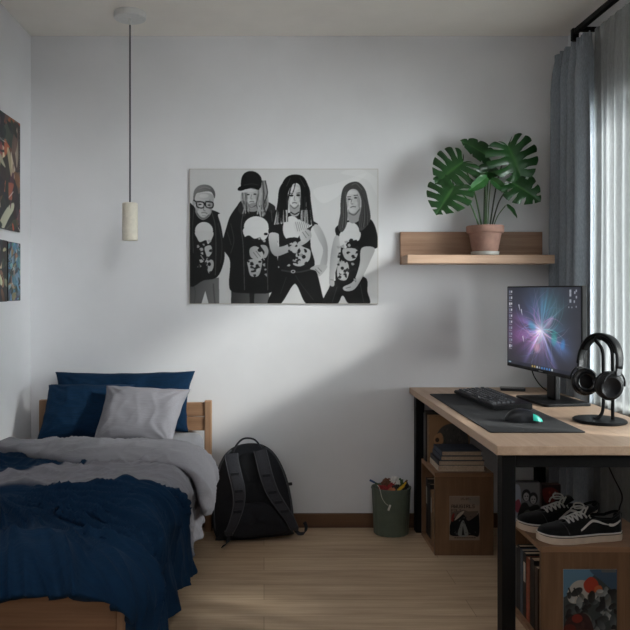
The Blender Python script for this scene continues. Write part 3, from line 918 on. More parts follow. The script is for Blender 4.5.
# --- pillows
def pillow(name, label, m, w, h, t, loc, rot, seed, ridgey=1.0, corner=0.07, taper=0.0, shear=0.0):
    th = thing(name, label, 'pillow', loc, rot)
    n = 56
    m_ = MB()
    for side in (1, -1):
        rows = []
        for i in range(n + 1):
            u = -1 + 2 * i / n
            row = []
            for j in range(n + 1):
                v = -1 + 2 * j / n
                x = w / 2 * u * (1 - corner * (1 - v * v) * abs(u) ** 3)
                z = h / 2 * v * (1 - corner * (1 - u * u) * abs(v) ** 3)
                b = max(0.0, (1 - u ** 4) * (1 - v ** 4))
                y = t / 2 * b ** 0.55 * (1 - 0.12 * v)
                rim = max(0.0, (1 - u * u) * (1 - v * v)) ** 0.5
                wr = rim ** 0.5 * (0.012 * fbm((x * 6, z * 5, seed)) + ridgey * 0.008 * ridge((x * 8 + z * 9, z * 4 - x * 6, seed + 4)) ** 3
                              + ridgey * 0.006 * ridge((x * 11 - z * 6, z * 9 + x * 3, seed + 8)) ** 3)
                # creases run out of the corners
                cd = min((abs(u) - 1) ** 2 + (abs(v) - 1) ** 2, 1)
                an = math.atan2(1 - abs(v), 1 - abs(u) + 1e-4)
                wr += 0.008 * math.sin(an * 14 + seed) * (1 - cd) ** 2 * rim
                x = x * (1 + taper * v) + shear * (z - h / 2)
                edge = 0.004 * noise.noise((u * 3, v * 3, seed))
                row.append(Vector((x + edge, side * (y + (wr if side < 0 else wr * 0.3)) if rim > 0 else 0, z + h / 2 + edge)))
            rows.append(row)
        m_.grid(rows)
    m_.build('pillow_cover', m, th, smooth=True, merge=0.0006)
    return th
tl = math.radians
pillow('pillow', 'large navy pillow leaning on the headboard behind the other two pillows', 'navy', 0.68, 0.305, 0.12, (-0.695, 3.43, 0.515), (tl(-20), tl(-0.5), tl(-1)), 3.0, 0.7, 0.07, 0.035)
pillow('pillow', 'navy pillow in front, leaning beside the light grey pillow', 'navy', 0.42, 0.285, 0.12, (-0.825, 3.235, 0.522), (tl(-36), tl(0), tl(2)), 7.0, 0.7, 0.05, -0.02)
pillow('pillow', 'light grey pillow in front, leaning against the large navy one', 'grey_cloth', 0.375, 0.292, 0.125, (-0.553, 3.100, 0.522), (tl(-36), tl(2), tl(-3)), 12.0, 0.4, 0.075, 0.05, 0.10)

# ================================================================== BACKPACK
def build_backpack():
    t = thing('backpack', 'black backpack standing on the floor with its straps facing out', 'backpack', (-0.045, 3.43, 0.003), (tl(-9), tl(-4.0), tl(4)))
    # outline (front view) as half-widths by height
    prof = [(0.0, 0.165), (0.02, 0.186), (0.07, 0.198), (0.15, 0.197), (0.24, 0.187), (0.32, 0.166), (0.38, 0.138), (0.42, 0.105), (0.445, 0.06), (0.453, 0.0)]
    out = [(w, z) for z, w in prof] + [(-w, z) for z, w in prof[::-1][1:]]
    ol = catmull([(x, 0, z) for x, z in out], 4, True)
    cx, cz = 0.0, 0.2
    n = len(ol)
    m_ = MB()
    for side, dep in ((-1, 0.055), (1, 0.10)):
        rows = []
        for k in range(15):
            r = math.sin(k / 14 * PI / 2)
            row = []
            for p in ol:
                x, z = cx + (p.x - cx) * r, cz + (p.z - cz) * r
                y = side * dep * max(0, (1 - r ** 3.2)) ** 0.5
                if side < 0:
                    y -= 0.014 * math.exp(-((z - 0.10) / 0.07) ** 2) * (1 - r ** 2) - 0.010 * math.exp(-(x / 0.03) ** 2) * (1 - r)
                y += 0.006 * fbm((x * 9, z * 8, 2 + side)) * (1 - r ** 4)
                if side < 0: y -= 0.005 * ridge((x * 10 + z * 8, z * 9 - x * 7, 3)) ** 3 * (1 - r ** 4)
                if z < 0.02: y *= 0.9
                row.append(Vector((x, y, z)))
            rows.append(row)
        m_.grid(rows, closed_v=True)
    m_.build('pack_body', 'pack_cloth', t, smooth=True, merge=0.0008)
    # padded back panel with a mesh channel and a lumbar pad
    def face_y(x, z):
        return -0.058 - 0.014 * math.exp(-((z - 0.10) / 0.07) ** 2)
    def pad(name, outline, dy, th, m):
        ol = catmull([(x, 0, z) for x, z in outline], 5, True)
        c = Vector((sum(p.x for p in ol) / len(ol), 0, sum(p.z for p in ol) / len(ol)))
        rows = []
        for k in range(8):
            r = math.sin(k / 7 * PI / 2)
            rows.append([Vector((c.x + (p.x - c.x) * r, face_y(p.x, p.z) - dy - th * (1 - r ** 4) ** 0.5 + 0.004 * fbm((p.x * 12 * r, p.z * 12, 4)), c.z + (p.z - c.z) * r)) for p in ol])
        q = MB(); q.grid(rows, closed_v=True); q.build(name, m, t, smooth=True, merge=0.0005)
    pad('back_panel', [(-0.045, 0.40), (0.04, 0.40), (0.055, 0.3), (0.075, 0.2), (0.05, 0.175), (-0.03, 0.175), (-0.06, 0.2), (-0.05, 0.3)], -0.004, 0.010, 'pack_mesh')
    pad('lumbar_pad', [(-0.07, 0.16), (0.0, 0.175), (0.075, 0.16), (0.13, 0.09), (0.15, 0.03), (0.05, 0.018), (-0.08, 0.02), (-0.115, 0.05)], -0.004, 0.014, 'pack_cloth')
    # shoulder straps
    for key, pathx in (('l', [(-0.084, 0.415), (-0.084, 0.385), (-0.074, 0.32), (-0.062, 0.24), (-0.068, 0.17), (-0.095, 0.10), (-0.125, 0.045)]),
                       ('r', [(0.055, 0.418), (0.061, 0.385), (0.075, 0.30), (0.098, 0.22), (0.135, 0.15), (0.170, 0.09), (0.190, 0.04)])):
        pth = catmull([(x, face_y(x, z) - 0.010 - 0.024 * math.sin(PI * (0.43 - z) / 0.40), z) for x, z in pathx], 6)
        n = len(pth)
        ws = [0.062 * (1 - 0.38 * max(0, i / (n - 1) - 0.45) / 0.55) for i in range(n)]
        q = MB(); q.ribbon(pth, (1, 0, 0), ws, 0.015)
        so = q.build('shoulder_strap', 'strap_cloth', t, smooth=True)
        off = -0.009
        q = MB()
        for sgn in (-1, 1):
            q.tube([p + Vector((sgn * ws[i] * 0.49, -0.004, 0)) for i, p in enumerate(pth)], 0.0024, 6)
        q.build('strap_piping', 'strap_edge', so, smooth=True)
        for fr in (0.36, 0.50, 0.62, 0.74):
            p = pth[int(fr * (n - 1))]
            q = MB(); q.box((p.x - 0.020, p.y - 0.0135, p.z - 0.007), (p.x + 0.020, p.y - 0.007, p.z + 0.007), 0.002)
            q.build('webbing_loop', 'pack_cloth', so)
        e = pth[-1]
        if key == 'l':
            q = MB(); q.box((e.x - 0.020, e.y - 0.012, e.z - 0.008), (e.x + 0.020, e.y + 0.0, e.z + 0.016), 0.003)
            q.build('buckle', 'dark_plastic', so)
            w_ = catmull([e, e + Vector((-0.006, -0.008, -0.03)), e + Vector((-0.015, -0.03, -0.040)), e + Vector((-0.032, -0.075, -0.040))], 5)
        else:
            q = MB(); q.box((e.x - 0.018, e.y - 0.010, e.z - 0.008), (e.x + 0.018, e.y + 0.004, e.z + 0.014), 0.003)
            q.build('buckle', 'dark_plastic', so)
            w_ = catmull([e, e + Vector((0.02, -0.01, -0.022)), e + Vector((0.045, -0.02, -0.018)), e + Vector((0.055, -0.022, 0.008)), e + Vector((0.048, -0.02, 0.03))], 5)
        q = MB(); q.ribbon(w_, (0.6, 0.3, 0.5), 0.018, 0.004); q.build('webbing_tail', 'pack_cloth', so, smooth=True)
    q = MB(); q.ribbon(catmull([(-0.075, -0.02, 0.418), (-0.055, -0.028, 0.452), (-0.02, -0.032, 0.478), (0.025, -0.032, 0.474), (0.05, -0.028, 0.452), (0.062, -0.02, 0.425)], 6), (0, 1, 0), 0.020, 0.009)
    q.build('grab_handle', 'strap_cloth', t, smooth=True)
    # zips and side pocket edge
    def edge_z(sx, y, za, zb):
        pth = []
        for i in range(24):
            z = za + (zb - za) * i / 23
            w = np.interp(z, [q[0] for q in prof], [q[1] for q in prof])
            pth.append((sx * (w * 0.955), y, z))
        return pth
    q = MB(); q.tube([(x, y - 0.025, z) for x, y, z in edge_z(1, -0.022, 0.06, 0.43)], 0.004, 6)
    q.build('zip_seam', 'strap_edge', t, smooth=True)
    q = MB(); q.tube([(x, y - 0.025, z) for x, y, z in edge_z(-1, -0.022, 0.06, 0.43)], 0.004, 6)
    q.build('zip_seam', 'strap_edge', t, smooth=True)
    q = MB(); q.box((0.172, -0.03, 0.235), (0.202, -0.018, 0.25), 0.003); q.build('compression_clip', 'dark_plastic', t)
    return t
build_backpack()

# ================================================================== WASTE BIN + RUBBISH
bc = Vector((P(391, 0, 3.51).x, 3.505, 0.0))
wb = thing('waste_bin', 'green ribbed waste bin full of rubbish standing by the back wall', 'bin', bc)
fl = lambda a: 1 + 0.045 * abs(math.cos(a * 8)) ** 0.7
mb = MB(); mb.lathe([(0.001, 0.001), (0.078, 0.001), (0.083, 0.006), (0.092, 0.222), (0.096, 0.228), (0.094, 0.234), (0.089, 0.230), (0.080, 0.02), (0.001, 0.02)], 108, sx=1.0, sy=0.76, rmod=fl)
mb.build('bin_body', 'bin_green', wb, smooth=True, angle=50)
def blob(name, label, cat, m, size, loc, rot, seed, rough=0.3, sub=3, group=None):
    t = thing(name, label, cat, loc, rot, group)
    m_ = MB()
    bmesh.ops.create_icosphere(m_.bm, subdivisions=sub, radius=1.0)
    for v in m_.bm.verts:
        n = v.co.normalized()
        k = 1 + rough * fbm(tuple(n * 1.7 + Vector((seed, seed * 2, 0)))) - rough * 0.5 * ridge(tuple(n * 2.5 + Vector((0, seed, 3)))) ** 2
        v.co = Vector((n.x * size[0] * k, n.y * size[1] * k, n.z * size[2] * k))
    m_.build('crumpled_body', m, t, smooth=False)
    return t
def rub(name, c, rough=0.6, **k):
    M[name] = plain(name, c, rough, 0.12, 40, **k)
rub('rub_white', (215, 214, 208)); rub('rub_red', (150, 30, 34)); rub('rub_yellow', (205, 165, 30)); rub('rub_brown', (96, 58, 36)); rub('rub_black', (22, 22, 24)); rub('rub_green', (60, 92, 56)); rub('rub_blue', (30, 70, 120)); rub('rub_orange', (190, 110, 70))
zt = 0.232
blob('crumpled_paper', 'crumpled white paper on top of the rubbish in the bin', 'paper', 'rub_white', (0.026, 0.022, 0.024), bc + Vector((0.018, 0.0, zt + 0.024)), (0.3, 0.2, 0.4), 2, 0.5)
blob('food_wrapper', 'crumpled red wrapper at the front of the bin rubbish', 'wrapper', 'rub_red', (0.032, 0.022, 0.014), bc + Vector((-0.045, -0.03, zt + 0.002)), (0.1, 0.4, 0.6), 5, 0.5)
blob('food_wrapper', 'brown crumpled wrapper between red wrapper and white paper in the bin', 'wrapper', 'rub_brown', (0.030, 0.022, 0.022), bc + Vector((-0.022, 0.005, zt + 0.016)), (0.5, -0.4, 0.2), 8, 0.5)
blob('food_wrapper', 'dark red folded wrapper in the middle of the bin', 'wrapper', 'rub_red', (0.014, 0.016, 0.030), bc + Vector((-0.002, -0.012, zt + 0.004)), (0.1, 0.5, 0.2), 11, 0.5)
blob('rubbish_bag', 'small black crumpled bag in the middle of the bin', 'bag', 'rub_black', (0.020, 0.020, 0.022), bc + Vector((0.018, -0.028, zt - 0.002)), (0.1, 0.2, 0.2), 14, 0.5)
blob('food_wrapper', 'green crumpled wrapper behind the yellow peel in the bin', 'wrapper', 'rub_green', (0.024, 0.018, 0.022), bc + Vector((0.045, 0.018, zt + 0.012)), (0.1, 0.2, 0.9), 17, 0.5)
blob('food_wrapper', 'black foil wrapper at the far side of the bin beside the desk', 'wrapper', 'rub_black', (0.018, 0.016, 0.020), bc + Vector((0.07, 0.0, zt + 0.004)), (0.1, 0.2, 0.9), 19, 0.5)
blob('food_wrapper', 'orange crumpled wrapper low at the bin rim', 'wrapper', 'rub_orange', (0.018, 0.012, 0.012), bc + Vector((-0.005, -0.045, zt - 0.004)), (0, 0, 0.3), 23, 0.5)
t = thing('banana_peel', 'yellow banana peel lying at the rim of the green bin', 'banana peel', bc + Vector((0.045, -0.03, zt)), (0, 0, 0))
mb = MB(); mb.ribbon(catmull([(-0.024, -0.01, -0.012), (-0.01, -0.008, 0.0), (0.008, -0.004, 0.012), (0.022, 0.0, 0.03)], 6), (0.5, -0.4, -0.5), [0.016] * 8 + [0.014] * 6 + [0.009] * 5, 0.012)
mb.build('peel_strip', 'rub_yellow', t, smooth=True)
mb = MB(); mb.ribbon(catmull([(0.022, 0.0, 0.03), (0.026, 0.0, 0.036), (0.028, 0.0, 0.042)], 4), (0.5, -0.4, -0.5), 0.007, 0.006); mb.build('peel_stalk', 'rub_brown', t, smooth=True)
t = thing('pen', 'blue pen sticking out sideways from the bin rubbish', 'pen', bc + Vector((-0.062, 0.0, zt + 0.012)), (0, 0, 0))
mb = MB(); mb.tube([(0.03, 0, -0.016), (-0.022, 0, 0.010)], 0.0038, 10); mb.build('pen_barrel', 'rub_green', t, smooth=True)
mb = MB(); mb.tube([(-0.02, 0, 0.009), (-0.044, 0, 0.021)], 0.0050, 10); mb.build('pen_cap', 'rub_blue', t, smooth=True)
t = thing('string_tag', 'white string with a small pale tag hanging over the bin front', 'string', bc + Vector((-0.055, -0.078, zt - 0.012)))
mb = MB(); mb.tube(catmull([(-0.02, 0.04, 0.03), (-0.015, 0.012, 0.026), (-0.012, -0.004, 0.012), (-0.004, -0.006, -0.02), (0.012, -0.004, -0.045), (0.026, -0.002, -0.056)], 6), 0.0016, 6); mb.build('string', 'rub_white', t, smooth=True)
mb = MB(); mb.box((0.026, -0.007, -0.082), (0.036, -0.003, -0.052), 0.002, rot=(0, 0.35, 0)); mb.build('tag', 'rub_white', t)

# ================================================================== WALL SHELF + MONSTERA
sh = thing('wall_shelf', 'light wooden picture-ledge shelf on the back wall holding the plant', 'shelf', (0, D, 1.338))
SX0, SX1, SYF = 0.692, 1.412, 3.425
part('back_panel', (SX0, -0.022, 0.0), (SX1, 0, 0.166), 'shelf_wood', sh, 0.002)
part('ledge', (SX0 + 0.004, SYF - D, 0.0), (SX1 + 0.0, -0.0225, 0.042), 'oak_edge', sh, 0.002)

PY = 3.495
pz = 1.3805
pot = thing('potted_monstera', 'monstera plant with split leaves in a terracotta pot on the wall shelf', 'plant', (P(485, 0, PY).x, PY, pz))
mb = MB(); mb.lathe([(0.001, 0.0), (0.062, 0.0), (0.067, 0.004), (0.069, 0.018), (0.064, 0.019), (0.060, 0.008), (0.001, 0.008)], 48); mb.build('saucer', 'saucer', pot, smooth=True, angle=50)
mb = MB(); mb.lathe([(0.001, 0.009), (0.056, 0.009), (0.060, 0.012), (0.078, 0.108), (0.086, 0.110), (0.0895, 0.114), (0.0905, 0.142), (0.088, 0.146), (0.080, 0.146), (0.077, 0.132), (0.001, 0.128)], 56); mb.build('pot', 'terracotta', pot, smooth=True, angle=50)
mb = MB()
rows = []
for k in range(8):
    r = 0.0765 * k / 7 + 0.0005
    rows.append([Vector((r * math.cos(2 * PI * j / 28), r * math.sin(2 * PI * j / 28), 0.136 + 0.004 * noise.noise((r * 60, j, 1)))) for j in range(28)])
mb.grid(rows, closed_v=True); mb.build('soil', 'soil', pot, smooth=True)

def leaf_mesh(width, lobes, qin, split, curl, fold, droop, heart=True, seed=0):
    """monstera leaf: base at origin, tip at +Y = 1, face towards +Z"""
    B = [(0.02, -0.05), (0.18, -0.20), (0.40, -0.14), (0.52, 0.12), (0.50, 0.42), (0.36, 0.72), (0.16, 0.93), (0.0, 1.04)] if heart else \
        [(0.02, 0.0), (0.12, 0.02), (0.24, 0.18), (0.28, 0.38), (0.25, 0.58), (0.17, 0.78), (0.07, 0.94), (0.0, 1.02)]
    bc_ = catmull([(x * 2 * width, y, 0) for x, y in B], 12)
    def bound(p):
        f = p * (len(bc_) - 1); i = min(int(f), len(bc_) - 2); return bc_[i].lerp(bc_[i + 1], f - i)
    def pos(p, q):
        m0 = Vector((0, max(0.0, (p - 0.10) / 0.90) ** 1.25, 0)) if heart else Vector((0, p, 0))
        return m0.lerp(bound(p), q)
    m_ = MB(); cols = []
    rnd = random.Random(seed)
    for side in (1, -1):
        for l in range(lobes):
            pa, pb = l / lobes, (l + 1) / lobes
            pc = (pa + pb) / 2
            mid = 1 - abs(pc - 0.5) * 1.1
            qs = qin + rnd.uniform(-0.06, 0.06)
            sp = split * (0.4 + 0.6 * mid) * rnd.uniform(0.8, 1.2)
            rows = []
            np_, nq = 6, 10
            for i in range(nq + 1):
                q = i / nq
                row = []
                for j in range(np_ + 1):
                    t_ = j / np_
                    sh_ = sp * ss(qs, min(1, qs + 0.22), q) if (0 < l < lobes - 1 or True) else 0
                    lo_ = sh_ if l > 0 else 0
                    hi_ = sh_ if l < lobes - 1 else 0
                    if l == lobes - 1: hi_ = 0
                    tt = lo_ * 0.5 + t_ * (1 - lo_ * 0.5 - hi_ * 0.5)
                    p = pa + (pb - pa) * tt
                    qq = q * (1 - (0.025 * (abs(t_ - 0.5) * 2) ** 3 if split > 0 else 0))
                    # lobes sweep towards the tip
                    v = pos(min(1, p), qq)
                    v.y += 0.0
                    z = fold * abs(v.x) - curl * v.x * v.x * 1.6 - droop * max(0, v.y) ** 2 * 0.5
                    z += 0.012 * math.sin((tt - 0.5) * PI) * 0 + 0.030 * q * math.cos((t_ - 0.5) * PI)
                    row.append(Vector((side * v.x, v.y, z)))
                rows.append(row)
            m_.grid(rows)
    return m_

LV = [  # attach px, tip px, depth Y, width, kind, roll, pitch, petiole start dx
    # (au, av), (tu, tv), Yattach, Ytip, width, lobes, qin, split, roll, hue
    ((508, 146), (526, 183), 3.46, 3.43, 0.66, 7, 0.30, 0.32, 0.12, 1.0, 0.012),
    ((463, 162), (437, 181), 3.46, 3.42, 0.66, 7, 0.30, 0.34, -0.25, 0.85, -0.010),
    ((454, 186), (437, 212), 3.42, 3.38, 0.66, 7, 0.32, 0.34, -0.30, 0.9, -0.02),
    ((487, 156), (463, 139), 3.50, 3.49, 0.40, 5, 0.75, 0.20, 0.5, 0.75, -0.006),
    ((512, 183), (541, 199), 3.44, 3.40, 0.62, 6, 0.36, 0.30, 0.3, 0.8, 0.018),
    ((487, 177), (469, 191), 3.43, 3.40, 0.42, 1, 2.0, 0.0, 0.3, 1.6, -0.004),
    ((491, 179), (508, 193), 3.44, 3.42, 0.38, 1, 2.0, 0.0, -0.2, 1.2, 0.006),
    ((487, 172), (474, 176), 3.49, 3.47, 0.55, 1, 2.0, 0.0, 0.1, 1.1, 0.0),
    ((489, 172), (500, 173), 3.50, 3.49, 0.55, 1, 2.0, 0.0, 0.1, 0.8, 0.0),
    ((506, 205), (518, 217), 3.45, 3.42, 0.34, 1, 2.0, 0.0, 0.7, 0.9, 0.022),
    ((489, 168), (486, 157), 3.50, 3.49, 0.50, 1, 2.0, 0.0, 0.2, 0.8, 0.003),
]
for k, (at_, tp, ya, yt, wd, lb, qn, spl, roll, hue, dx) in enumerate(LV):
    A_, T_ = P(at_[0], at_[1], ya), P(tp[0], tp[1], yt)
    big = lb > 1
    yv = (T_ - A_); Ln = yv.length; yv.normalize()
    nrm = Vector((roll * 0.9, -1.0, 0.28 if big else 0.1)); nrm = (nrm - yv * nrm.dot(yv)).normalized()
    xv = yv.cross(nrm).normalized()
    m_ = leaf_mesh(wd, lb if big else 3, qn, spl, 0.25 if big else 0.3, 0.22 if big else 0.55, 0.25, True if big or wd > 0.5 else False, seed=k)
    Mx = Matrix((xv, yv, nrm)).transposed().to_4x4() @ Matrix.Scale(Ln, 4)
    Mx.translation = A_ - pot.location
    lo = m_.build('leaf', 'leaf', pot, smooth=True, merge=0.004)
    tint = []
    for v in lo.data.vertices:
        q = abs(v.co.x) / max(0.05, wd)
        n_ = noise.noise((v.co.x * 4, v.co.y * 4, k))
        vein = 1 - min(1.0, abs(v.co.x) / 0.02)
        base = Vector(lin((30, 70, 30))[:3]) * (hue * (1 + 0.25 * n_)) * (0.75 + 0.5 * (1 - q))
        base = base.lerp(Vector(lin((80, 122, 62))[:3]), 0.5 * vein)
        tint.append((base.x, base.y, base.z, 1))
    ca = lo.data.color_attributes.new('Col', 'FLOAT_COLOR', 'POINT')
    ca.data.foreach_set('color', np.array(tint, np.float32).ravel())
    lo.data.transform(Mx)
    base_ = Vector((dx * 1.6, -0.012 + 0.008 * math.sin(k * 2.1), 0.133))
    a_ = A_ - pot.location
    back = a_ + (xv * 0.0) - nrm * 0.004
    m1 = base_.lerp(back, 0.45) + Vector((0.012 * (-1 if a_.x < 0 else 1) * (0.4 if big else 0), 0.004, 0.035 if big else 0.012))
    m1.x = base_.x + (a_.x - base_.x) * 0.40
    pm = MB(); pth = catmull([base_, m1, back], 8)
    n_ = len(pth)
    pm.tube(pth, [0.0046 - 0.0022 * i / (n_ - 1) for i in range(n_)] if big else 0.0024, 8)
    pm.build('petiole', 'petiole_dark' if k in (0, 3, 4) else 'petiole', lo, smooth=True)

# ================================================================== DESK
DZ = 0.715
DX0, DX1, DYF, DYB = 0.738, 1.425, 2.235, 3.585
desk = thing('desk', 'desk with a light wood top on black metal legs by the window', 'desk', (DX0, DYF, 0))
W_, L_ = DX1 - DX0, DYB - DYF
part('desk_top', (0, 0, DZ - 0.03), (W_, L_, DZ), 'oak_y', desk, 0.0025)
for x, y in ((0.021, 0.012), (W_ - 0.066, 0.012), (0.018, L_ - 0.075), (W_ - 0.066, L_ - 0.075)):
    part('leg', (x, y, 0), (x + 0.043, y + 0.05, DZ - 0.0305), 'black_metal', desk, 0.003)
for (lo_, hi_) in (((0.066, 0.016, DZ - 0.072), (W_ - 0.066, 0.046, DZ - 0.031)), ((0.066, L_ - 0.065, DZ - 0.072), (W_ - 0.066, L_ - 0.035, DZ - 0.031))):
    part('frame_rail', lo_, hi_, 'black_metal', desk, 0.002)
part('frame_rail', (W_ - 0.056, 0.064, DZ - 0.072), (W_ - 0.026, L_ - 0.077, DZ - 0.031), 'black_metal', desk, 0.002)
part('frame_rail', (0.09, 0.05, DZ - 0.060), (0.115, L_ - 0.067, DZ - 0.031), 'black_metal', desk, 0.002)

# desk mat
def rrect(w, h, r, n=5):
    pts = []
    for cx, cy, a0_ in ((w - r, h - r, 0), (r, h - r, PI / 2), (r, r, PI), (w - r, r, 1.5 * PI)):
        for k in range(n + 1):
            a = a0_ + PI / 2 * k / n
            pts.append((cx + r * math.cos(a), cy + r * math.sin(a)))
    return pts
mat_t = thing('desk_mat', 'large black desk mat under the keyboard and mouse', 'desk mat', (0.782, 2.437, DZ + 0.0004))
mb = MB(); mb.prism(rrect(0.332, 0.90, 0.012), 0, 0.0035, bevel=0.001); mb.build('mat_sheet', 'pad_cloth', mat_t)
TOPZ = DZ + 0.0042

# keyboard: long side along the desk's depth, typist on the -X side
kb = thing('keyboard', 'black mechanical keyboard lying on the desk mat', 'keyboard', (0.995, 3.10, TOPZ), (0, 0, tl(4)))
KW, KL = 0.165, 0.47
mb = MB()
prof_k = [(-KW / 2, 0.004), (-KW / 2, 0.018), (KW / 2, 0.030), (KW / 2, 0.004)]
vs = []
for y in (-KL / 2, KL / 2):
    vs.append([mb.bm.verts.new((x, y, z)) for x, z in prof_k])
for i in range(4):
    mb.bm.faces.new((vs[0][i], vs[0][(i + 1) % 4], vs[1][(i + 1) % 4], vs[1][i]))
mb.bm.faces.new(vs[0]); mb.bm.faces.new(vs[1])
bmesh.ops.bevel(mb.bm, geom=list(mb.bm.edges), offset=0.003, segments=2, affect='EDGES')
mb.build('case', 'black_plastic', kb)
for x in (-0.06, 0.06):
    for y in (-0.2, 0.2):
        mb = MB(); mb.box((x - 0.01, y - 0.012, 0), (x + 0.01, y + 0.012, 0.0045)); mb.build('rubber_foot', 'rubber', kb)
mb = MB()
q = [(-0.0085, -0.0085), (0.0085, -0.0085), (0.0085, 0.0085), (-0.0085, 0.0085)]
b_ = [mb.bm.verts.new((x, y, 0)) for x, y in q]; t_ = [mb.bm.verts.new((x * 0.70, y * 0.70, 0.0085)) for x, y in q]
mb.bm.faces.new(b_); mb.bm.faces.new(t_)
for i in range(4): mb.bm.faces.new((b_[i], b_[(i + 1) % 4], t_[(i + 1) % 4], t_[i]))
bmesh.ops.bevel(mb.bm, geom=list(mb.bm.edges), offset=0.0009, segments=1, affect='EDGES')
lg = [mb.bm.verts.new((x, y, 0.00865)) for x, y in ((-0.001, -0.001), (0.0045, -0.001), (0.0045, 0.0042), (-0.001, 0.0042))]
f = mb.bm.faces.new(lg); f.material_index = 1
key0 = mb.build('key', ['key_plastic', 'legend'], kb)
tilt = math.atan2(0.012, KW)
pitch = 0.0193
rowsx = [-0.060, -0.0405, -0.021, -0.0015, 0.018, 0.0445]
specs = []
ystart = KL / 2 - 0.018
for ri, x in enumerate(rowsx):
    if ri == 0:
        lay = [1.25, 1.25, 1.25, 6.0, 1.25, 1.25, 1.25, 1.25]
    elif ri == 1:
        lay = [2.2] + [1] * 10 + [2.55]
    elif ri == 2:
        lay = [1.75] + [1] * 11 + [2.0]
    elif ri == 3:
        lay = [1.5] + [1] * 12 + [1.25]
    elif ri == 4:
        lay = [1] * 13 + [1.75]
    else:
        lay = [1, -0.9, 1, 1, 1, 1, -0.4, 1, 1, 1, 1, -0.4, 1, 1, 1]
    y = ystart
    for wdt in lay:
        if wdt > 0: specs.append((x, y - wdt * pitch / 2 + 0.0, wdt))
        y -= abs(wdt) * pitch
    # navigation and number blocks to the typist's right
    for c in range(7):
        if c in (0, 1, 2) and ri == 2: continue
        if c in (0, 2) and ri == 1: continue
        if c == 3 or (ri == 5 and c > 3): continue
        yy = ystart - (15.2 + c * 1.0 - (0.65 if c > 3 else 0)) * pitch
        if yy > -KL / 2 + 0.012: specs.append((x, yy - pitch * 0.35, 1))
first = True
for (x, y, wdt) in specs[:98]:
    kk = key0 if first else key0.copy()
    if not first: COL.objects.link(kk)
    first = False
    kk.parent = kb
    kk.location = (x, y, 0.0245 + x * math.tan(tilt) - 0.001)
    kk.rotation_euler = (0, -tilt, 0)
    kk.scale = (1, wdt * pitch / 0.0193 * 1.0 if wdt == 1 else (wdt * pitch - 0.0023) / 0.017, 1)

# mouse
ms = thing('computer_mouse', 'black mouse with a teal lit strip on the desk mat', 'mouse', (0.965, 2.625, TOPZ), (0, 0, tl(-16)))
def mouse_surface(x, y):
    # x along length (-.062 palm ... .062 front), y across
    u = x / 0.063
    w = 0.034 * (1 - 0.22 * math.exp(-((u - 0.25) / 0.35) ** 2)) * max(0.0, 1 - abs(u) ** 3.2) ** 0.5
    h = 0.046 * max(0.0, 1 - abs((u + 0.18) / (1.18 if u > -0.18 else 0.82)) ** 2.3) ** 0.62
    return w, h
rows = []
for i in range(33):
    u = -1 + 2 * i / 32
    u = math.copysign(1 - (1 - abs(u)) ** 1.4, u)
    x = 0.063 * u
    w, h = mouse_surface(x, 0)
    row = []
    for j in range(17):
        a = PI * j / 16
        row.append(Vector((x * 1.08, w * math.copysign(abs(math.cos(a)) ** 0.75, math.cos(a)), 0.002 + h * math.sin(a) ** 0.8)))
    rows.append(row)
mb = MB(); mb.grid(rows); mb.build('mouse_shell', 'dark_plastic', ms, smooth=True, merge=0.0003)
mb = MB(); mb.tube([(0.018, 0, 0.036), (0.052, 0, 0.0225)], 0.0012, 6); mb.build('button_split', 'gloss_black', ms)
mb = MB(); mb.lathe([(0.001, -0.003), (0.009, -0.003), (0.0095, 0), (0.009, 0.003), (0.001, 0.003)], 20, (0.038, 0, 0.026), (PI / 2, 0, 0)); mb.build('scroll_wheel', 'rubber', ms, smooth=True)
rows = []
for i in range(10):
    x = 0.030 + 0.031 * i / 9
    w, h = mouse_surface(x, 0)
    rows.append([Vector((x * 1.08, -(w * abs(math.cos(a)) ** 0.75 + 0.0008), 0.002 + h * math.sin(a) ** 0.8 + 0.0006)) for a in (0.15, 0.45, 0.75, 0.95)])
mb = MB(); mb.grid(rows); mb.build('glow_strip', 'teal_glow', ms, smooth=True)

# phone
ph = thing('smartphone', 'black smartphone lying on the desk in front of the back wall', 'phone', (1.224, 3.475, DZ + 0.0005), (0, 0, tl(-14)))
mb = MB(); mb.prism([(x - 0.058, y - 0.034) for x, y in rrect(0.116, 0.068, 0.011)], 0, 0.013, bevel=0.0015); mb.build('phone_body', 'dark_plastic', ph, smooth=True, angle=30)
mb = MB(); mb.prism([(x - 0.055, y - 0.031) for x, y in rrect(0.110, 0.062, 0.009)], 0.0131, 0.0135); mb.build('phone_screen', 'gloss_black', ph)

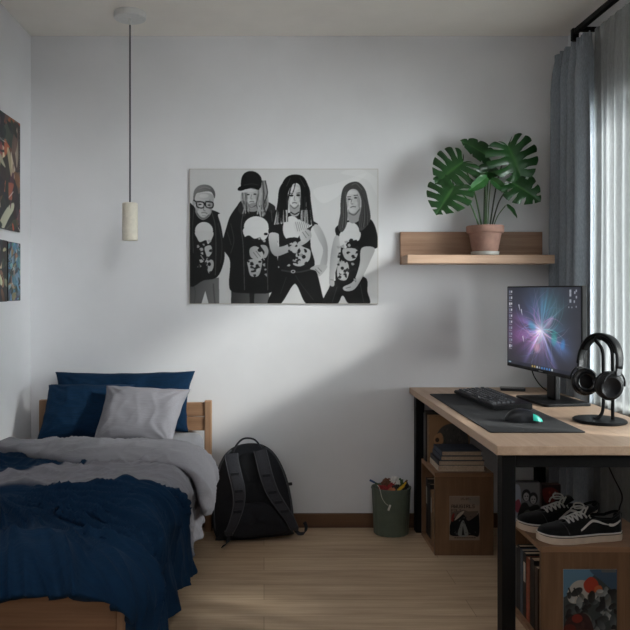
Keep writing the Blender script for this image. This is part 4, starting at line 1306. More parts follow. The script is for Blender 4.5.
# monitor ---------------------------------------------------------
ML, MR = Vector((1.178, 3.42, 0)), Vector((1.262, 2.80, 0))
cen = (ML + MR) / 2
mw = (MR - ML).length
yaw = math.atan2(MR.y - ML.y, MR.x - ML.x)      # local +x runs from the back end to the near end
zb = ZC - (365.5 - VY) * 3.42 / F; ztp = ZC - (286.4 - VY) * 3.42 / F
mh = ztp - zb
mon = thing('computer_monitor', 'black flat computer monitor showing a colourful light burst on the desk', 'monitor', (cen.x, cen.y, DZ), (0, 0, yaw))
z0 = zb - DZ
mb = MB(); mb.box((-mw / 2, 0.0, z0), (mw / 2, 0.022, z0 + mh), 0.003); mb.box((-mw / 2 + 0.08, 0.020, z0 + 0.05), (mw / 2 - 0.08, 0.045, z0 + mh - 0.07), 0.008)
mb.build('monitor_housing', 'black_plastic', mon)
def wallpaper():
    w, h = 330, 200
    A = Art(w, h, (0, 0, 0), (0, 0, 1.65, 1.0))
    yy, xx = np.mgrid[0:A.H, 0:A.W]
    x = xx / A.W * 1.65; y = yy / A.H
    cx, cy = 0.84, 0.52
    dx, dy = x - cx, y - cy
    r = np.hypot(dx * 0.75, dy); th = np.arctan2(dy, dx)
    rs = np.random.RandomState(4)
    def ang_noise(freq, seed):
        rr = np.random.RandomState(seed); v = rr.rand(freq)
        t = (th + np.pi) / (2 * np.pi) * freq
        i = np.floor(t).astype(int); f = t - i; f = f * f * (3 - 2 * f)
        return v[i % freq] * (1 - f) + v[(i + 1) % freq] * f
    st = (0.55 * ang_noise(23, 1) + 0.45 * ang_noise(61, 2)) ** 2.6
    base = np.stack([66 + 10 * y, 70 + 4 * y, 88 - 6 * y], -1) * (1 - 0.3 * r[..., None])
    def glow(c, gx, gy, sx, sy, k):
        g = np.exp(-(((x - gx) / sx) ** 2 + ((y - gy) / sy) ** 2)) * k
        return g[..., None] * np.array(c)
    im = base
    im = im + glow((150, 60, 150), 0.34, 0.55, 0.34, 0.22, 0.75) * (0.35 + 1.5 * st[..., None])
    im = im + glow((40, 150, 150), 1.02, 0.26, 0.28, 0.22, 0.8) * (0.3 + 1.6 * st[..., None])
    im = im + glow((70, 120, 190), 0.70, 0.30, 0.30, 0.25, 0.8) * (0.3 + 1.6 * st[..., None])
    im = im + glow((190, 120, 150), 0.76, 0.66, 0.18, 0.16, 0.75) * (0.4 + 1.2 * st[..., None])
    im = im + glow((60, 110, 190), 1.22, 0.66, 0.26, 0.18, 0.7) * (0.3 + 1.4 * st[..., None])
    im = im + glow((70, 70, 150), 0.80, 0.88, 0.40, 0.22, 0.6) * (0.2 + 1.6 * st[..., None])
    im = im * 0.82 + glow((215, 205, 205), cx - .03, cy + .02, 0.12, 0.11, 0.55)
    im = im + (np.exp(-(r / 0.33) ** 2) * st)[..., None] * np.array((190, 190, 200)) * 0.35
    A.im = im
    rr = random.Random(5)
    for k in range(70):
        a = rr.uniform(0, 2 * PI); l = rr.uniform(0.15, 0.55); b = rr.uniform(-1.3, 1.3)
        s0 = rr.uniform(0.03, 0.12)
        p_ = [(cx + math.cos(a + b * t) * (s0 + l * t) * 1.2, cy + math.sin(a + b * t) * (s0 + l * t)) for t in (0, 0.35, 0.7, 1)]
        A.line(p_, rr.uniform(0.004, 0.011), rr.choice(((220, 215, 235), (120, 210, 210), (210, 130, 210), (130, 170, 240), (240, 190, 205))), rr.uniform(.3, .75), True)
    for (gx, gy, rx, ry, c, ro) in ((1.12, 0.60, .07, .10, (50, 170, 160), .2), (0.62, 0.48, .10, .06, (70, 160, 190), .3), (0.74, 0.74, .09, .07, (225, 170, 195), .1), (1.02, 0.42, .12, .05, (190, 160, 200), -.7), (1.30, 0.66, .05, .07, (70, 150, 220), .3)):
        for kk in (1.0, .8, .6, .4): A.ell(gx, gy, rx * kk, ry * kk, c, .2, ro)
    A.blur(2)
    for (gx, gy) in ((0.30, 0.22), (0.36, 0.28), (0.40, 0.62)):
        A.line([(gx, gy), (gx + 0.03, gy + 0.08)], .022, (225, 228, 240), .9, True)
    for k in range(10):   # desktop shortcuts
        yk = 0.04 + k * 0.079
        A.poly([(0.05, yk), (0.085, yk), (0.085, yk + 0.038), (0.05, yk + 0.038)], rr.choice(((210, 214, 220), (150, 170, 190), (120, 130, 150))), False, .9)
        A.poly([(0.10, yk + .002), (0.128, yk + .002), (0.128, yk + 0.03), (0.10, yk + 0.03)], rr.choice(((235, 235, 240), (170, 180, 200))), False, .85)
        A.line([(0.045, yk + 0.052), (0.12, yk + 0.052)], .008, (200, 200, 210), .7)
    for gx, gy, s in ((1.43, .03, .034), (1.43, .07, .034), (1.43, .14, .034), (1.52, .05, .026), (1.55, .03, .022), (1.55, .10, .024), (1.51, .15, .024), (1.41, .22, .016), (1.47, .22, .016), (1.55, .21, .018)):
        A.poly([(gx, gy), (gx + s, gy), (gx + s, gy + s * 1.1), (gx, gy + s * 1.1)], (200, 205, 215), False, .75)
    A.poly([(0, .955), (1.65, .955), (1.65, 1), (0, 1)], (34, 38, 52), False, .92)
    for k in range(9):
        A.poly([(0.62 + k * .055, .965), (0.65 + k * .055, .965), (0.65 + k * .055, .99), (0.62 + k * .055, .99)], rr.choice(((220, 224, 230), (80, 140, 210), (200, 170, 90), (150, 155, 165))), False, .9)
    A.line([(0.04, .978), (0.1, .978)], .014, (170, 200, 210), .9)
    A.line([(1.48, .978), (1.6, .978)], .010, (190, 195, 200), .8)
    return A.out()
bz = 0.006
picture('screen', wallpaper(), mw - 2 * bz, mh - 0.022, 'screen', mon, (0, -0.0008, z0 + 0.016))
mb = MB(); mb.box((-0.016, -0.0012, z0 + 0.005), (0.016, 0.0, z0 + 0.010)); mb.build('badge', 'silver', mon)
# stand: neck leans back to a broad flat foot
mb = MB(); mb.box((-0.035, 0.046, 0.012), (0.035, 0.072, z0 + 0.20), 0.006); mb.build('stand_neck', 'black_plastic', mon)
foot = MB(); foot.prism([(x - 0.135, y - 0.10 + 0.045) for x, y in rrect(0.27, 0.215, 0.02)], 0.0005, 0.012, bevel=0.002)
foot.build('stand_base', 'black_plastic', mon)
cb = thing('monitor_cable', 'thin black cable drooping behind the computer monitor to the desk', 'cable', (0, 0, 0))
mb = MB(); mb.tube(catmull([P(531, 366, 3.40), P(534, 376, 3.41), P(541, 386, 3.42), P(549, 391.5, 3.42), P(556, 392.2, 3.40)], 8), 0.0028, 8); mb.build('cable_run', 'black_plastic', cb, smooth=True)

# headphone stand + headphones ------------------------------------
HX, HY = 1.258, 2.645
hs = thing('headphone_stand', 'black headphone stand with a round base at the front of the desk', 'headphone stand', (HX, HY, DZ + 0.0005))
mb = MB(); mb.lathe([(0.001, 0), (0.090, 0), (0.094, 0.003), (0.094, 0.008), (0.091, 0.011), (0.001, 0.012)], 56); mb.build('stand_base', 'black_metal', hs, smooth=True, angle=40)
hyaw = math.radians(-73)
ax = Vector((math.cos(hyaw), math.sin(hyaw), 0)); nrm_h = Vector((-ax.y, ax.x, 0))     # nrm_h points away from the camera's right
side_v = Vector((0.9, -0.43, 0))
for k, s in enumerate((-1, 1)):
    b_ = side_v * (0.012 if s < 0 else 0.044)
    pth = catmull([b_ + Vector((-0.035 if s < 0 else 0.0, 0, 0.012)), b_ + Vector((-0.012 if s < 0 else 0, 0, 0.022)), b_ + Vector((0, 0, 0.06)), b_ + Vector((0, 0, 0.20)), b_ + Vector((-0.004, 0, 0.27)), b_ + Vector((-0.028 * (1 if s < 0 else 1), 0, 0.305)), side_v * 0.0 + Vector((-0.012, 0, 0.316))], 8)
    mb = MB(); mb.tube(pth, 0.0062, 10); mb.build('upright', 'black_metal', hs, smooth=True)
mb = MB(); mb.lathe([(0.0005, 0), (0.004, 0), (0.004, 0.0005), (0.0005, 0.0005)], 16, (-0.045, -0.05, 0.0112)); mb.build('badge', 'silver', hs)

hp = thing('headphones', 'black over-ear headphones hanging on the headphone stand', 'headphones', (HX - 0.010, HY - 0.003, 0.880), (tl(-8), 0, hyaw))
AW = 0.078
arc = []
for k in range(33):
    a = -PI * 0.5 + PI * k / 32
    arc.append(Vector((0.098 * math.sin(a) * (1 + 0.05 * math.cos(a)), 0, 0.045 + 0.118 * math.cos(a) ** 0.9 if math.cos(a) > 1e-6 else 0.045)))
ws = [0.030 + 0.008 * math.sin(PI * k / 32) for k in range(33)]
mb = MB(); mb.ribbon(arc, (0, 1, 0), ws, 0.013); mb.build('headband', 'black_plastic', hp, smooth=True)
mb = MB(); mb.ribbon([Vector((p.x * 0.9, 0, (p.z - 0.045) * 0.925 + 0.045)) for p in arc[5:28]], (0, 1, 0), [w * 0.85 for w in ws[5:28]], 0.010); mb.build('headband_padding', 'rubber', hp, smooth=True)
for s in (-1, 1):
    # slider and yoke
    mb = MB(); mb.box((s * 0.096 - 0.005, -0.012, 0.018), (s * 0.096 + 0.005, 0.012, 0.058), 0.003); sl = mb.build('slider', 'dark_plastic', hp)
    ring = [Vector((s * (0.090 - 0.006 * math.cos(a) ** 2), 0.048 * math.cos(a), -0.016 + 0.048 * math.sin(a))) for a in [PI * k / 16 for k in range(17)]]
    mb = MB(); mb.tube(ring, 0.0038, 8); mb.build('yoke', 'black_plastic', hp, smooth=True)
    rot = Matrix.Rotation(tl(-26), 4, 'Z') @ Matrix.Rotation(s * PI / 2 + s * tl(8), 4, 'Y')     # cup axis points outwards
    mb = MB(); mb.lathe([(0.001, 0.030), (0.030, 0.029), (0.036, 0.026), (0.040, 0.016), (0.041, 0.002), (0.038, -0.004), (0.001, -0.004)], 40, (s * 0.060, 0, -0.022), rot, sx=1.28, sy=1.15)
    cup = mb.build('ear_cup', 'black_plastic', hp, smooth=True, angle=60)
    mb = MB(); mb.lathe([(0.028, 0.0302), (0.029, 0.0312), (0.0300, 0.0302)], 40, (s * 0.060, 0, -0.022), rot, sx=1.28, sy=1.15); mb.build('cup_ring', 'dark_plastic', cup, smooth=True)
    rows = []
    for k in range(40):
        a = 2 * PI * k / 40
        rows.append([Vector(((0.0295 + 0.0115 * math.cos(b)) * math.cos(a) * 1.28, (0.0295 + 0.0115 * math.cos(b)) * math.sin(a) * 1.15, -0.013 + 0.011 * math.sin(b))) for b in [2 * PI * j / 14 for j in range(14)]])
    mb = MB(); v_ = mb.grid(rows, True, True); mb._xf([q for r_ in v_ for q in r_], (s * 0.060, 0, -0.022), rot)
    mb.build('ear_cushion', 'gloss_black' if s < 0 else 'rubber', hp, smooth=True)

# cable hanging under the desk at the window
cb = thing('hanging_cable', 'thin black cable hanging below the desk beside the sheer curtain', 'cable', (0, 0, 0))
mb = MB(); mb.tube(catmull([P(602, 454, 2.80), P(607, 463, 2.80), P(614, 478, 2.80), P(621, 492, 2.80), P(622, 500, 2.80), P(619, 512, 2.78), P(622, 535, 2.78), P(630, 592, 2.78)], 8), 0.0032, 8); mb.build('cable_run', 'black_plastic', cb, smooth=True)

# ================================================================== STORAGE CUBES
def cube(name, label, x0, x1, y0, y1, h, shelf_z=None):
    t = thing(name, label, 'storage cube', (x0, y0, 0))
    w, d, th = x1 - x0, y1 - y0, 0.018
    part('top_panel', (0, 0, h - th), (w, d, h), 'cab_wood_x', t, 0.0015)
    part('bottom_panel', (0, th, 0.0), (w, d - th, th), 'cab_wood_x', t, 0.001)
    part('side_panel', (0, 0, 0.0), (w, th, h - th), 'cab_wood', t, 0.0015)
    part('side_panel', (0, d - th, 0.0), (w, d, h - th), 'cab_wood', t, 0.0015)
    part('back_panel', (w - 0.008, th, th), (w, d - th, h - th), 'cab_wood', t, 0.0)
    return t
C1 = (0.778, 1.046, 3.213, 3.49, 0.376)
C2 = (0.932, 1.36, 2.372, 2.70, 0.345)
cube('storage_cube', 'wooden storage cube far under the desk with a poster on its front', *C1)
cube('storage_cube', 'wooden storage cube nearest the camera under the desk, carrying the sneakers', *C2)

# books ------------------------------------------------------------
bk_n = 0
def book(label, w, h, t, cover, loc, rot=(0, 0, 0), group=None, art=None, page='pages'):
    """spine on the local -X side, thickness along +Y, height +Z"""
    global bk_n
    bk_n += 1
    key = f'cover_{bk_n}'
    M[key] = plain(key, cover, 0.5, 0.12, 60)
    o = thing('book', label, 'book', loc, rot, group)
    m_ = MB()
    c = 0.0022
    m_.box((0, 0, 0), (w, c, h), 0.0006, 1); m_.box((0, t - c, 0), (w, t, h), 0.0006, 1); m_.box((0, 0, 0), (c, t, h), 0.0006, 1)
    m_.build('cover', key, o)
    m_ = MB(); m_.box((c, c, 0.003), (w - 0.004, t - c, h - 0.003)); m_.build('pages', page, o)
    if art is not None:
        picture('cover_art', art, w - 0.012, h - 0.012, 'print_gloss', o, (w / 2, -0.0006, 0.006))
    if bk_n in (9, 12, 16):
        m_ = MB(); m_.box((-0.0005, t * 0.2, h * 0.55), (0.0004, t * 0.8, h * 0.85)); m_.build('spine_label', 'paper_edge', o)
    return o
grp = None
zt1 = C1[4] + 0.0005
# stack lying on the far cube (rotated so that thickness points up)
z = zt1
stack = [('cream-edged bottom book of the stack on the far storage cube', 0.215, 0.17, 0.026, (196, 182, 160), 0.0),
         ('black book second from the bottom in the stack on the far cube', 0.212, 0.168, 0.022, (26, 28, 32), 0.002),
         ('dark blue book third from the bottom in the stack on the far cube', 0.195, 0.16, 0.021, (44, 54, 70), 0.012),
         ('grey-blue book on top of the stack on the far storage cube', 0.185, 0.155, 0.022, (58, 68, 84), 0.016)]
for lab, w, h, t_h, col, dx in stack:
    book(lab, w, h, t_h, col, (0.800 + dx, 3.235 + h + 0.004, z), (PI / 2, 0, 0))
    z += t_h + 0.0006
# upright books behind the stack
y = 3.474
for lab, w, h, t_h, col in (('thin grey book standing upright at the back of the far cube top', 0.17, 0.23, 0.013, (120, 122, 122)),
                            ('black book standing upright between the thin grey and tan books', 0.18, 0.245, 0.018, (20, 20, 22)),
                            ('slim dark book standing upright behind the tan picture book', 0.18, 0.24, 0.016, (40, 36, 34))):
    y -= t_h + 0.001
    book(lab, w, h, t_h, col, (0.786, y, zt1))
def kraft_art():
    A = Art(110, 130, (150, 116, 84))
    A.poly([(0.15, .5), (.3, .25), (.55, .16), (.85, .22), (1.0, .5), (1, .8), (.7, .75), (.4, .85), (.2, .7)], (72, 70, 66))
    A.poly([(0.12, .45), (.28, .36), (.36, .5), (.3, .66), (.14, .6)], (176, 134, 96)); A.ell(.2, .52, .05, .05, (60, 44, 34))
    r = random.Random(2)
    for k in range(60):
        a, b = r.uniform(.3, .95), r.uniform(.25, .75)
        A.line([(a, b), (a + r.uniform(-.06, .06), b + r.uniform(.04, .12))], .02, r.choice(((50, 48, 46), (104, 100, 94), (86, 80, 72))), .8, True)
    A.blur(1)
    return A.out()
y -= 0.022
book('tan picture book standing upright on the far cube, its cover showing an animal', 0.20, 0.228, 0.02, (150, 116, 84), (0.792, y, zt1), art=kraft_art())
# inside the far cube
y = 3.468
for lab, w, h, t_h, col in (('black hardback in the far cube, deepest on the shelf', 0.17, 0.27, 0.035, (18, 18, 20)), ('dark grey hardback standing second from the wall inside the far cube', 0.18, 0.255, 0.03, (44, 44, 48)),
                            ('black book with a pale spine label inside the far cube', 0.17, 0.26, 0.028, (22, 24, 28)), ('tan book standing inside the far cube nearest the posterboard', 0.16, 0.24, 0.024, (140, 110, 84))):
    y -= t_h + 0.002
    book(lab, w, h, t_h, col, (0.795, y, 0.0185))
# inside the near cube
y = 2.675
for lab, w, h, t_h, col in (('grey book deepest in the near storage cube', 0.2, 0.225, 0.03, (60, 62, 66)), ('black book with pale spine label in the near storage cube', 0.2, 0.24, 0.028, (26, 27, 30)), ('blue-grey book in the near storage cube beside the black one', 0.2, 0.235, 0.026, (70, 82, 96)), ('black slim book behind the orange-brown book in the near cube', 0.2, 0.235, 0.03, (20, 20, 22)),
                            ('orange-brown book in the near storage cube', 0.2, 0.228, 0.034, (138, 66, 44)), ('black hardback beside the orange-brown book in the near cube', 0.21, 0.24, 0.04, (18, 17, 18)), ('dark brown book foremost in the near storage cube', 0.2, 0.225, 0.03, (56, 40, 32))):
    y -= t_h + 0.002
    book(lab, w, h, t_h, col, (0.948, y, 0.0185))

# prints on the cubes ------------------------------------------------
FONT = {'A': '01110100011000111111100011000110001', 'W': '10001100011000110101101011101110001', 'U': '10001100011000110001100011000101110', 'G': '01110100011000010111100011000101110',
        'I': '01110001000010000100001000010001110', 'R': '11110100011000111110101001001010001', 'L': '10000100001000010000100001000011111', 'E': '11111100001000011110100001000011111', 'S': '01111100001000001110000010000111110',
        'F': '11111100001000011110100001000010000', 'O': '01110100011000110001100011000101110', '1': '00100011000010000100001000010001110', '5': '11111100001111000001000011000101110', '0': '01110100011001110101110011000101110', '7': '11111000010001000100010000100001000', '.': '00000000000000000000000000110001100', ' ': '0' * 35}
def text(A, s, x, y, hgt, c, alpha=1.0):
    px = hgt / 7
    pxx = px
    for ch in s:
        b = FONT[ch]
        for i in range(35):
            if b[i] == '1':
                gx, gy = x + (i % 5) * pxx, y + (i // 5) * px
                A.poly([(gx, gy), (gx + pxx * 1.05, gy), (gx + pxx * 1.05, gy + px * 1.05), (gx, gy + px * 1.05)], c, False, alpha)
        x += pxx * 6
def gig_art():
    A = Art(150, 225, (136, 118, 104), (0, 0, 1, 1.5))
    A.poly([(.62, .06), (.95, .04), (.98, .3), (.8, .28), (.66, .22)], (120, 112, 104), True, .6)
    text(A, '15.07.', .36, .06, .07, (50, 40, 36)); text(A, 'AWUGIRLS', .06, .29, .115, (24, 20, 20)); text(A, 'FOLI', .06, .44, .10, (40, 28, 26))
    A.poly([(.05, .54), (.3, .5), (.46, .46), (.62, .52), (.95, .5), (.96, 1.33), (.04, 1.33)], (96, 84, 76), False)
    A.poly([(.04, .9), (.2, .72), (.36, .6), (.5, .66), (.62, .84), (.9, .66), (.97, .62), (.97, 1.33), (.7, 1.33), (.04, 1.33)], (24, 23, 24))
    A.poly([(.28, 1.33), (.36, .95), (.44, .82), (.5, .9), (.62, 1.33)], (120, 122, 118)); A.poly([(.4, 1.33), (.44, 1.0), (.5, 1.33)], (34, 34, 34), False)
    A.poly([(.16, .82), (.3, .6), (.48, .5), (.44, .6), (.28, .76)], (170, 156, 138)); A.poly([(.05, .8), (.1, .62), (.16, .6), (.12, .86)], (120, 44, 38))
    r = random.Random(8)
    for k in range(26):
        a, b = r.uniform(.06, .94), r.uniform(.6, 1.3)
        A.line([(a, b), (a + r.uniform(-.08, .08), b + r.uniform(-.08, .08))], .02, r.choice((150, 120, 30, 20)), .8, True)
    for k in range(9):
        A.poly([(.16 + k * .08, 1.40), (.22 + k * .08, 1.40), (.22 + k * .08, 1.425), (.16 + k * .08, 1.425)], (50, 42, 38), False)
    A.blur(1)
    return A.out()
pA = P(449.5, 540, C1[2]); pB = P(479.5, 496, C1[2])
t = thing('gig_poster', 'small printed poster with dark lettering on the far storage cube', 'poster', ((pA.x + pB.x) / 2, C1[2] - 0.0022, pA.z))
picture('print', gig_art(), pB.x - pA.x, pB.z - pA.z, 'print_matte', t, (0, -0.0006, 0))
mb = MB(); mb.box((-(pB.x - pA.x) / 2, 0, 0), ((pB.x - pA.x) / 2, 0.0016, pB.z - pA.z)); mb.build('backing_paper', 'paper_edge', t)

def flower_art():
    A = Art(160, 210, (66, 74, 76), (0, 0, 1, 1.3))
    A.poly([(0, 0), (.6, 0), (.45, .22), (.2, .34), (0, .5)], (104, 146, 172), True)
    A.poly([(.5, 0), (1, 0), (1, .4), (.7, .2)], (70, 96, 120)); 
    A.poly([(.08, .42), (.2, .24), (.38, .2), (.52, .3), (.5, .5), (.3, .62), (.12, .6)], (206, 198, 186))
    for x in (.1, .2, .27): A.line([(x, .34), (x + .05, .46), (x + .1, .54)], .03, (20, 22, 26), 1, True)
    A.poly([(.38, .26), (.5, .14), (.62, .2), (.66, .34), (.54, .44), (.42, .4)], (186, 58, 34)); A.poly([(.58, .34), (.7, .3), (.74, .46), (.62, .5)], (204, 104, 60))
    r = random.Random(14)
    for k in range(70):
        a, b = r.uniform(.1, 1), r.uniform(.4, 1.3)
        ang = r.uniform(0, 6.28); s = r.uniform(.05, .12)
        A.ell(a, b, s, s * .55, r.choice(((196, 196, 190), (150, 156, 156), (60, 64, 66), (92, 100, 102), (34, 36, 38), (112, 112, 104), (24, 26, 26))), .9, ang, (1, 1, 40))
    A.poly([(.05, .95), (.3, .8), (.5, .9), (.55, 1.3), (.05, 1.3)], (60, 24, 22), True, .85); A.ell(.26, .9, .1, .08, (150, 48, 34), .9); A.ell(.12, 1.1, .12, .1, (120, 40, 30), .8)
    A.poly([(.7, .0), (.98, .0), (.98, .06), (.72, .06)], (112, 112, 108), False)
    A.blur(1); A.im *= 0.78
    return A.out()
pA = P(563, 640, C2[2]); pB = P(616.5, 569, C2[2])
t = thing('art_print', 'colourful painted flower and bird print on the near storage cube', 'picture', ((pA.x + pB.x) / 2, C2[2] - 0.0022, pA.z))
picture('print', flower_art(), pB.x - pA.x, pB.z - pA.z, 'print_gloss', t, (0, -0.0006, 0))
mb = MB(); mb.box((-(pB.x - pA.x) / 2, 0, 0), ((pB.x - pA.x) / 2, 0.0016, pB.z - pA.z)); mb.build('backing_paper', 'paper_edge', t)

# small picture boxes standing behind the sneakers
def faces_art():
    A = Art(100, 130, (112, 112, 114), (0, 0, 1, 1.3))
    A.poly([(0, .2), (.24, .1), (.3, .6), (.2, 1.2), (0, 1.3)], (150, 156, 170)); A.poly([(.05, .7), (.22, .55), (.3, .8), (.15, 1.0)], (150, 70, 84))
    for cx, cy in ((.5, .42), (.76, .52)):
        A.ell(cx, cy, .17, .2, (28, 28, 30)); A.ell(cx, cy + .05, .11, .14, (158, 156, 154)); A.ell(cx - .04, cy + .03, .025, .02, (20, 20, 20)); A.ell(cx + .05, cy + .03, .025, .02, (20, 20, 20)); A.line([(cx - .03, cy + .12), (cx + .04, cy + .12)], .02, (40, 40, 40))
    A.poly([(.3, .75), (.5, .66), (.62, .8), (.78, .74), (1, .8), (1, 1.3), (.2, 1.3)], (40, 42, 40)); A.poly([(.4, 1.0), (.6, .9), (.7, 1.2), (.4, 1.3)], (92, 96, 88))
    A.blur(1); return A.out()
def game_case(label, x0, x1, y, z1, art, cover, tilt_=0.0):
    global bk_n
    bk_n += 1
    key = f'cover_{bk_n}'; M[key] = plain(key, cover, 0.4, 0.1, 60)
    t_ = thing('picture_box', label, 'box', ((x0 + x1) / 2, y, C2[4] + 0.0006), (tilt_, 0, 0))
    h = z1 - C2[4]; w = x1 - x0
    m_ = MB(); m_.box((-w / 2, 0, 0), (w / 2, 0.028, h), 0.002); m_.build('box_body', key, t_)
    picture('box_art', art, w - 0.004, h - 0.004, 'print_gloss', t_, (0, -0.0006, 0.002))
a_ = P(512, 482, 2.63); b_ = P(539.5, 482, 2.63)
game_case('small box with drawn grey faces on it standing behind the sneakers', a_.x, b_.x, 2.625, a_.z, faces_art(), (70, 70, 74))
a_ = P(541, 484, 2.64); b_ = P(560, 484, 2.64)
def red_art():
    A = Art(70, 100, (30, 14, 14), (0, 0, 1, 1.4))
    A.poly([(0, .2), (.5, .1), (.9, .3), (.7, .6), (.2, .7)], (92, 26, 22)); A.ell(.7, .32, .07, .06, (150, 146, 140)); A.ell(.4, .3, .06, .06, (140, 60, 50)); A.poly([(.1, .8), (.9, .7), (1, 1.4), (0, 1.4)], (16, 12, 12)); A.blur(1); return A.out()
game_case('dark red box standing behind the sneakers beside the drawn-faces box', a_.x, b_.x, 2.632, a_.z, red_art(), (40, 16, 16))

# ================================================================== SNEAKERS
def shoe_outline(s):       # half widths (inner, outer) and centre line along the length 0 toe .. 1 heel
    w = np.interp(s, [0, .04, .10, .2, .32, .5, .68, .85, .95, 1.0], [0.008, .024, .036, .044, .047, .041, .034, .034, .028, .010])
    return float(w)
SL = 0.304
def make_shoe(label, loc, rot):
    t = thing('sneaker', label, 'shoe', loc, rot)
    # local: toe at -X, heel at +X, outer side -Y ; origin mid sole on ground
    def outline(grow=0.0, n=40):
        S = [0.5 - 0.5 * math.cos(PI * i / n) for i in range(n + 1)]
        a = [(-SL / 2 + s * SL, -(shoe_outline(s) + grow)) for s in S]
        b = [(-SL / 2 + s * SL, shoe_outline(s) + grow) for s in S[::-1]]
        return a + b[1:-1]
    def zb_(x):            # toe spring
        s = (x + SL / 2) / SL
        return 0.006 * max(0, (0.18 - s) / 0.18) ** 2
    def slab(name, z0, z1, grow, m, parent, g1=None):
        m_ = MB()
        ol0, ol1 = outline(grow), outline(grow if g1 is None else g1)
        rows = [[Vector((x, y, z0 + zb_(x))) for x, y in ol0], [Vector((x, y, (z0 + z1) / 2 + zb_(x))) for x, y in outline(grow + 0.001)], [Vector((x, y, z1 + zb_(x))) for x, y in ol1]]
        m_.grid(rows, closed_v=True, cap=True)
        return m_.build(name, m, parent, smooth=True, angle=50)
    so = slab('sole', 0.0, 0.026, 0.003, 'sole_rubber', t)
    slab('sole_pinstripe', 0.0225, 0.0245, 0.0045, 'sole_line', so)
    slab('foxing_edge', 0.0262, 0.029, 0.0028, 'sole_white', so)
    HT = lambda s: float(np.interp(s, [0, .05, .12, .25, .38, .5, .6, .72, .85, .95, 1.0], [.030, .048, .054, .060, .072, .088, .096, .090, .088, .094, .090]))
    GAP = lambda s: float(np.interp(s, [0, .28, .34, .5, .58, .66, .85, .95, 1.0], [0, 0, .20, .26, .40, .50, .50, .34, .0]))
    def pt(s, f, off=0.0):        # f in [-1,1] around the arch, -1 = outer (-Y) base
        w = shoe_outline(s) + off
        h = HT(s) - 0.022 + off
        a = f * PI / 2
        y = w * math.copysign(abs(math.sin(a)) ** 0.72, a)
        z = 0.022 + h * max(0, math.cos(a)) ** 0.62
        return Vector((-SL / 2 + s * SL, y * (1 - 0.10 * (z - .022) / .07), z + zb_(-SL / 2 + s * SL) * .6))
    ns, nf = 44, 14
    m_ = MB()
    for sgn in (-1, 1):
        rows = []
        for i in range(ns + 1):
            s = i / ns
            s = 0.004 + 0.992 * s
            g = GAP(s)
            rows.append([pt(s, sgn * (1 - (1 - g) * j / nf)) for j in range(nf + 1)])
        m_.grid(rows)
    up = m_.build('upper', 'suede', t, smooth=True, merge=0.0008)
    md = up.modifiers.new('Solidify', 'SOLIDIFY'); md.thickness = 0.004; md.offset = -1
    # lining just inside the collar
    m_ = MB()
    for sgn in (-1, 1):
        rows = []
        for i in range(21):
            s = 0.60 + 0.392 * i / 20
            g = GAP(s)
            rows.append([pt(s, sgn * min(1, (g + 0.02) + (0.9 - g) * j / 8), -0.0052) for j in range(9)])
        m_.grid(rows)
    m_.build('lining', 'shoe_lining', t, smooth=True, merge=0.0008)
    q = MB()
    for sgn in (-1, 1):
        q.tube([pt(0.58 + 0.41 * i / 24, sgn * GAP(0.58 + 0.41 * i / 24)) for i in range(25)], 0.0042, 8)
    q.build('collar_padding', 'suede', t, smooth=True)
    q = MB()
    rows = []
    for i in range(13):
        f = i / 12
        s = 0.30 + 0.34 * f
        c = pt(s, 0)
        w = 0.016 + 0.010 * f
        zz = c.z - 0.007 + 0.030 * max(0, f - 0.55) / 0.45
        rows.append([Vector((c.x + 0.01 * max(0, f - 0.6), w * k, zz - 0.007 * k * k)) for k in (-1, -.6, -.2, .2, .6, 1)])
    q.grid(rows)
    o_ = q.build('tongue', 'suede', t, smooth=True)
    md = o_.modifiers.new('Solidify', 'SOLIDIFY'); md.thickness = 0.006
    # toe cap seam
    q = MB(); q.tube([pt(0.27 + 0.03 * abs(f) ** 2, f, 0.0006) for f in [(-1 + 2 * k / 24) * .95 for k in range(25)]], 0.0012, 6); q.build('toe_seam', 'sole_line', t, smooth=True)
    # laces: bars and crosses
    la = []
    rows_s = [0.335, 0.385, 0.435, 0.485, 0.535, 0.58]
    q = MB()
    for i, s in enumerate(rows_s):
        g = GAP(s) + 0.10
        a_, b_ = pt(s, -g, 0.002), pt(s, g, 0.002)
        mid = (a_ + b_) / 2 + Vector((0, 0, 0.005))
        q.tube(catmull([a_, mid, b_], 6), 0.0029, 6)
        if i < 5:
            c_ = pt(rows_s[i + 1], g, 0.002)
            q.tube(catmull([a_, (a_ + c_) / 2 + Vector((0, 0, 0.008)), c_], 6), 0.0029, 6)
            c_ = pt(rows_s[i + 1], -g, 0.002)
            q.tube(catmull([b_, (b_ + c_) / 2 + Vector((0, 0, 0.010)), c_], 6), 0.0029, 6)
    top = pt(0.585, 0, 0.0) + Vector((0, 0, 0.008))
    for sgn in (-1, 1):
        q.tube(catmull([top, top + Vector((-0.005, sgn * 0.018, 0.014)), top + Vector((-0.022, sgn * 0.036, 0.010)), top + Vector((-0.024, sgn * 0.030, -0.004)), top + Vector((-0.004, sgn * 0.008, 0.002))], 6), 0.0028, 6)
        q.tube(catmull([top, top + Vector((-0.014, sgn * 0.012, 0.008)), top + Vector((-0.035, sgn * 0.028, 0.000)), top + Vector((-0.040, sgn * 0.036, -0.018))], 6), 0.0024, 6)
    q.build('laces', 'lace', t, smooth=True)
    # pale wave stripe on both flanks
    q = MB()
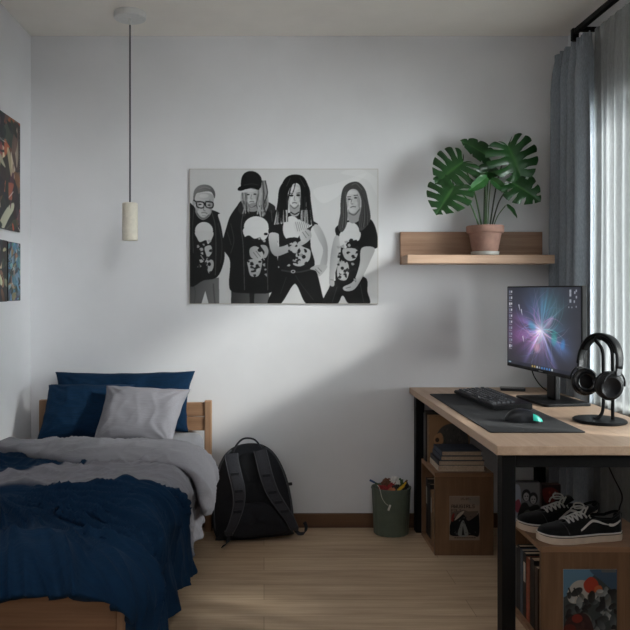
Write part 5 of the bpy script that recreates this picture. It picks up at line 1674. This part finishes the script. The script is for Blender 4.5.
    for sgn in (-1, 1):
        cl = [(0.44, .86), (0.49, .80), (0.55, .70), (0.60, .645), (0.66, .66), (0.72, .72), (0.78, .77), (0.84, .79), (0.90, .76), (0.955, .68)]
        cs = catmull([(a, b, 0) for a, b in cl], 5)
        n = len(cs)
        rows = []
        for i, c in enumerate(cs):
            f = i / (n - 1)
            hw_ = 0.052 * math.sin(PI * min(1, 0.14 + f * 1.2)) ** 0.7 if f < .7 else 0.052 * max(.25, math.sin(PI * (0.98 - (f - .7) * .6)) + .45 * (1 - f))
            hw_ = min(0.055, max(0.014, hw_ if f < .7 else 0.05 - 0.05 * (f - .7)))
            rows.append([pt(c.x, sgn * min(.97, max(0.3, c.y + hw_ * k)), 0.0012) for k in (-1, -.5, 0, .5, 1)])
        q.grid(rows)
    q.build('side_stripe', 'shoe_stripe', t, smooth=True)
    # heel strip
    q = MB(); q.ribbon([pt(0.993, 0.0) * 1 + Vector((0.0045, 0, 0)) if False else Vector((SL / 2 - 0.001 + 0.002, 0, z_)) for z_ in (0.03, 0.05, 0.07, 0.088)], (0, 1, 0), 0.014, 0.003); q.build('heel_strip', 'suede', t, smooth=True)
    return t
zc2 = C2[4] + 0.0006
s1 = make_shoe('black low sneaker with white side stripe, the nearer one on the cube', (1.092, 2.445, zc2), (0, 0, tl(7)))
s2 = copy_tree(s1)
s2['label'] = 'black low sneaker behind the nearer one, its toe poking out on the cube'
s2.location = (1.066, 2.560, zc2); s2.rotation_euler = (0, 0, tl(5))

# ================================================================== LIGHT
LP = dict(e1=23.5, a1=56, d1=(-1.25, 1.2, -0.20), e2=7.5, a2=5, w=4.2)
w = bpy.data.worlds.new('World'); bpy.context.scene.world = w; w.use_nodes = True
nt = w.node_tree
bg = nt.nodes['Background']
# overcast sky: about three times brighter overhead than at the horizon
tc = nt.nodes.new('ShaderNodeTexCoord'); sx = nt.nodes.new('ShaderNodeSeparateXYZ')
nt.links.new(tc.outputs['Generated'], sx.inputs[0])
cr = ramp(nt, sx.outputs['Z'], [(0.0, (0.20, 0.205, 0.21, 1)), (1.0, (0.80, 0.83, 0.87, 1))])
nt.links.new(cr, bg.inputs['Color'])
bg.inputs['Strength'].default_value = LP['w']

def sun(name, energy, angle, d, color):
    l = bpy.data.lights.new(name, 'SUN'); l.energy = energy; l.angle = math.radians(angle); l.color = color
    o = bpy.data.objects.new(name, l); COL.objects.link(o); o.location = (4, 1, 3)
    o.rotation_euler = Vector(d).to_track_quat('-Z', 'Y').to_euler()
    return o
sun('overcast_daylight', LP['e1'], LP['a1'], LP['d1'], (0.95, 0.98, 1.0))
sun('low_sun', LP['e2'], LP['a2'], (-0.9, 0.4, -0.46), (1.0, 0.975, 0.94))

# ================================================================== CAMERA
cam = bpy.data.cameras.new('camera'); co = bpy.data.objects.new('camera', cam); COL.objects.link(co)
co.location = (0, 0, ZC); co.rotation_euler = (PI / 2, 0, 0)
cam.sensor_fit = 'HORIZONTAL'; cam.sensor_width = 36.0
cam.lens = F / 630.0 * 36.0
cam.shift_x = (315 - VX) / 630.0
cam.shift_y = -(315 - VY) / 630.0
cam.clip_start = 0.05
sc = bpy.context.scene
sc.camera = co
sc.view_settings.view_transform = 'Standard'
sc.view_settings.look = 'None'
sc.view_settings.exposure = 0.0
sc.cycles.max_bounces = 8
sc.cycles.transparent_max_bounces = 12
sc.cycles.use_denoising = True
sc.cycles.sample_clamp_indirect = 6.0
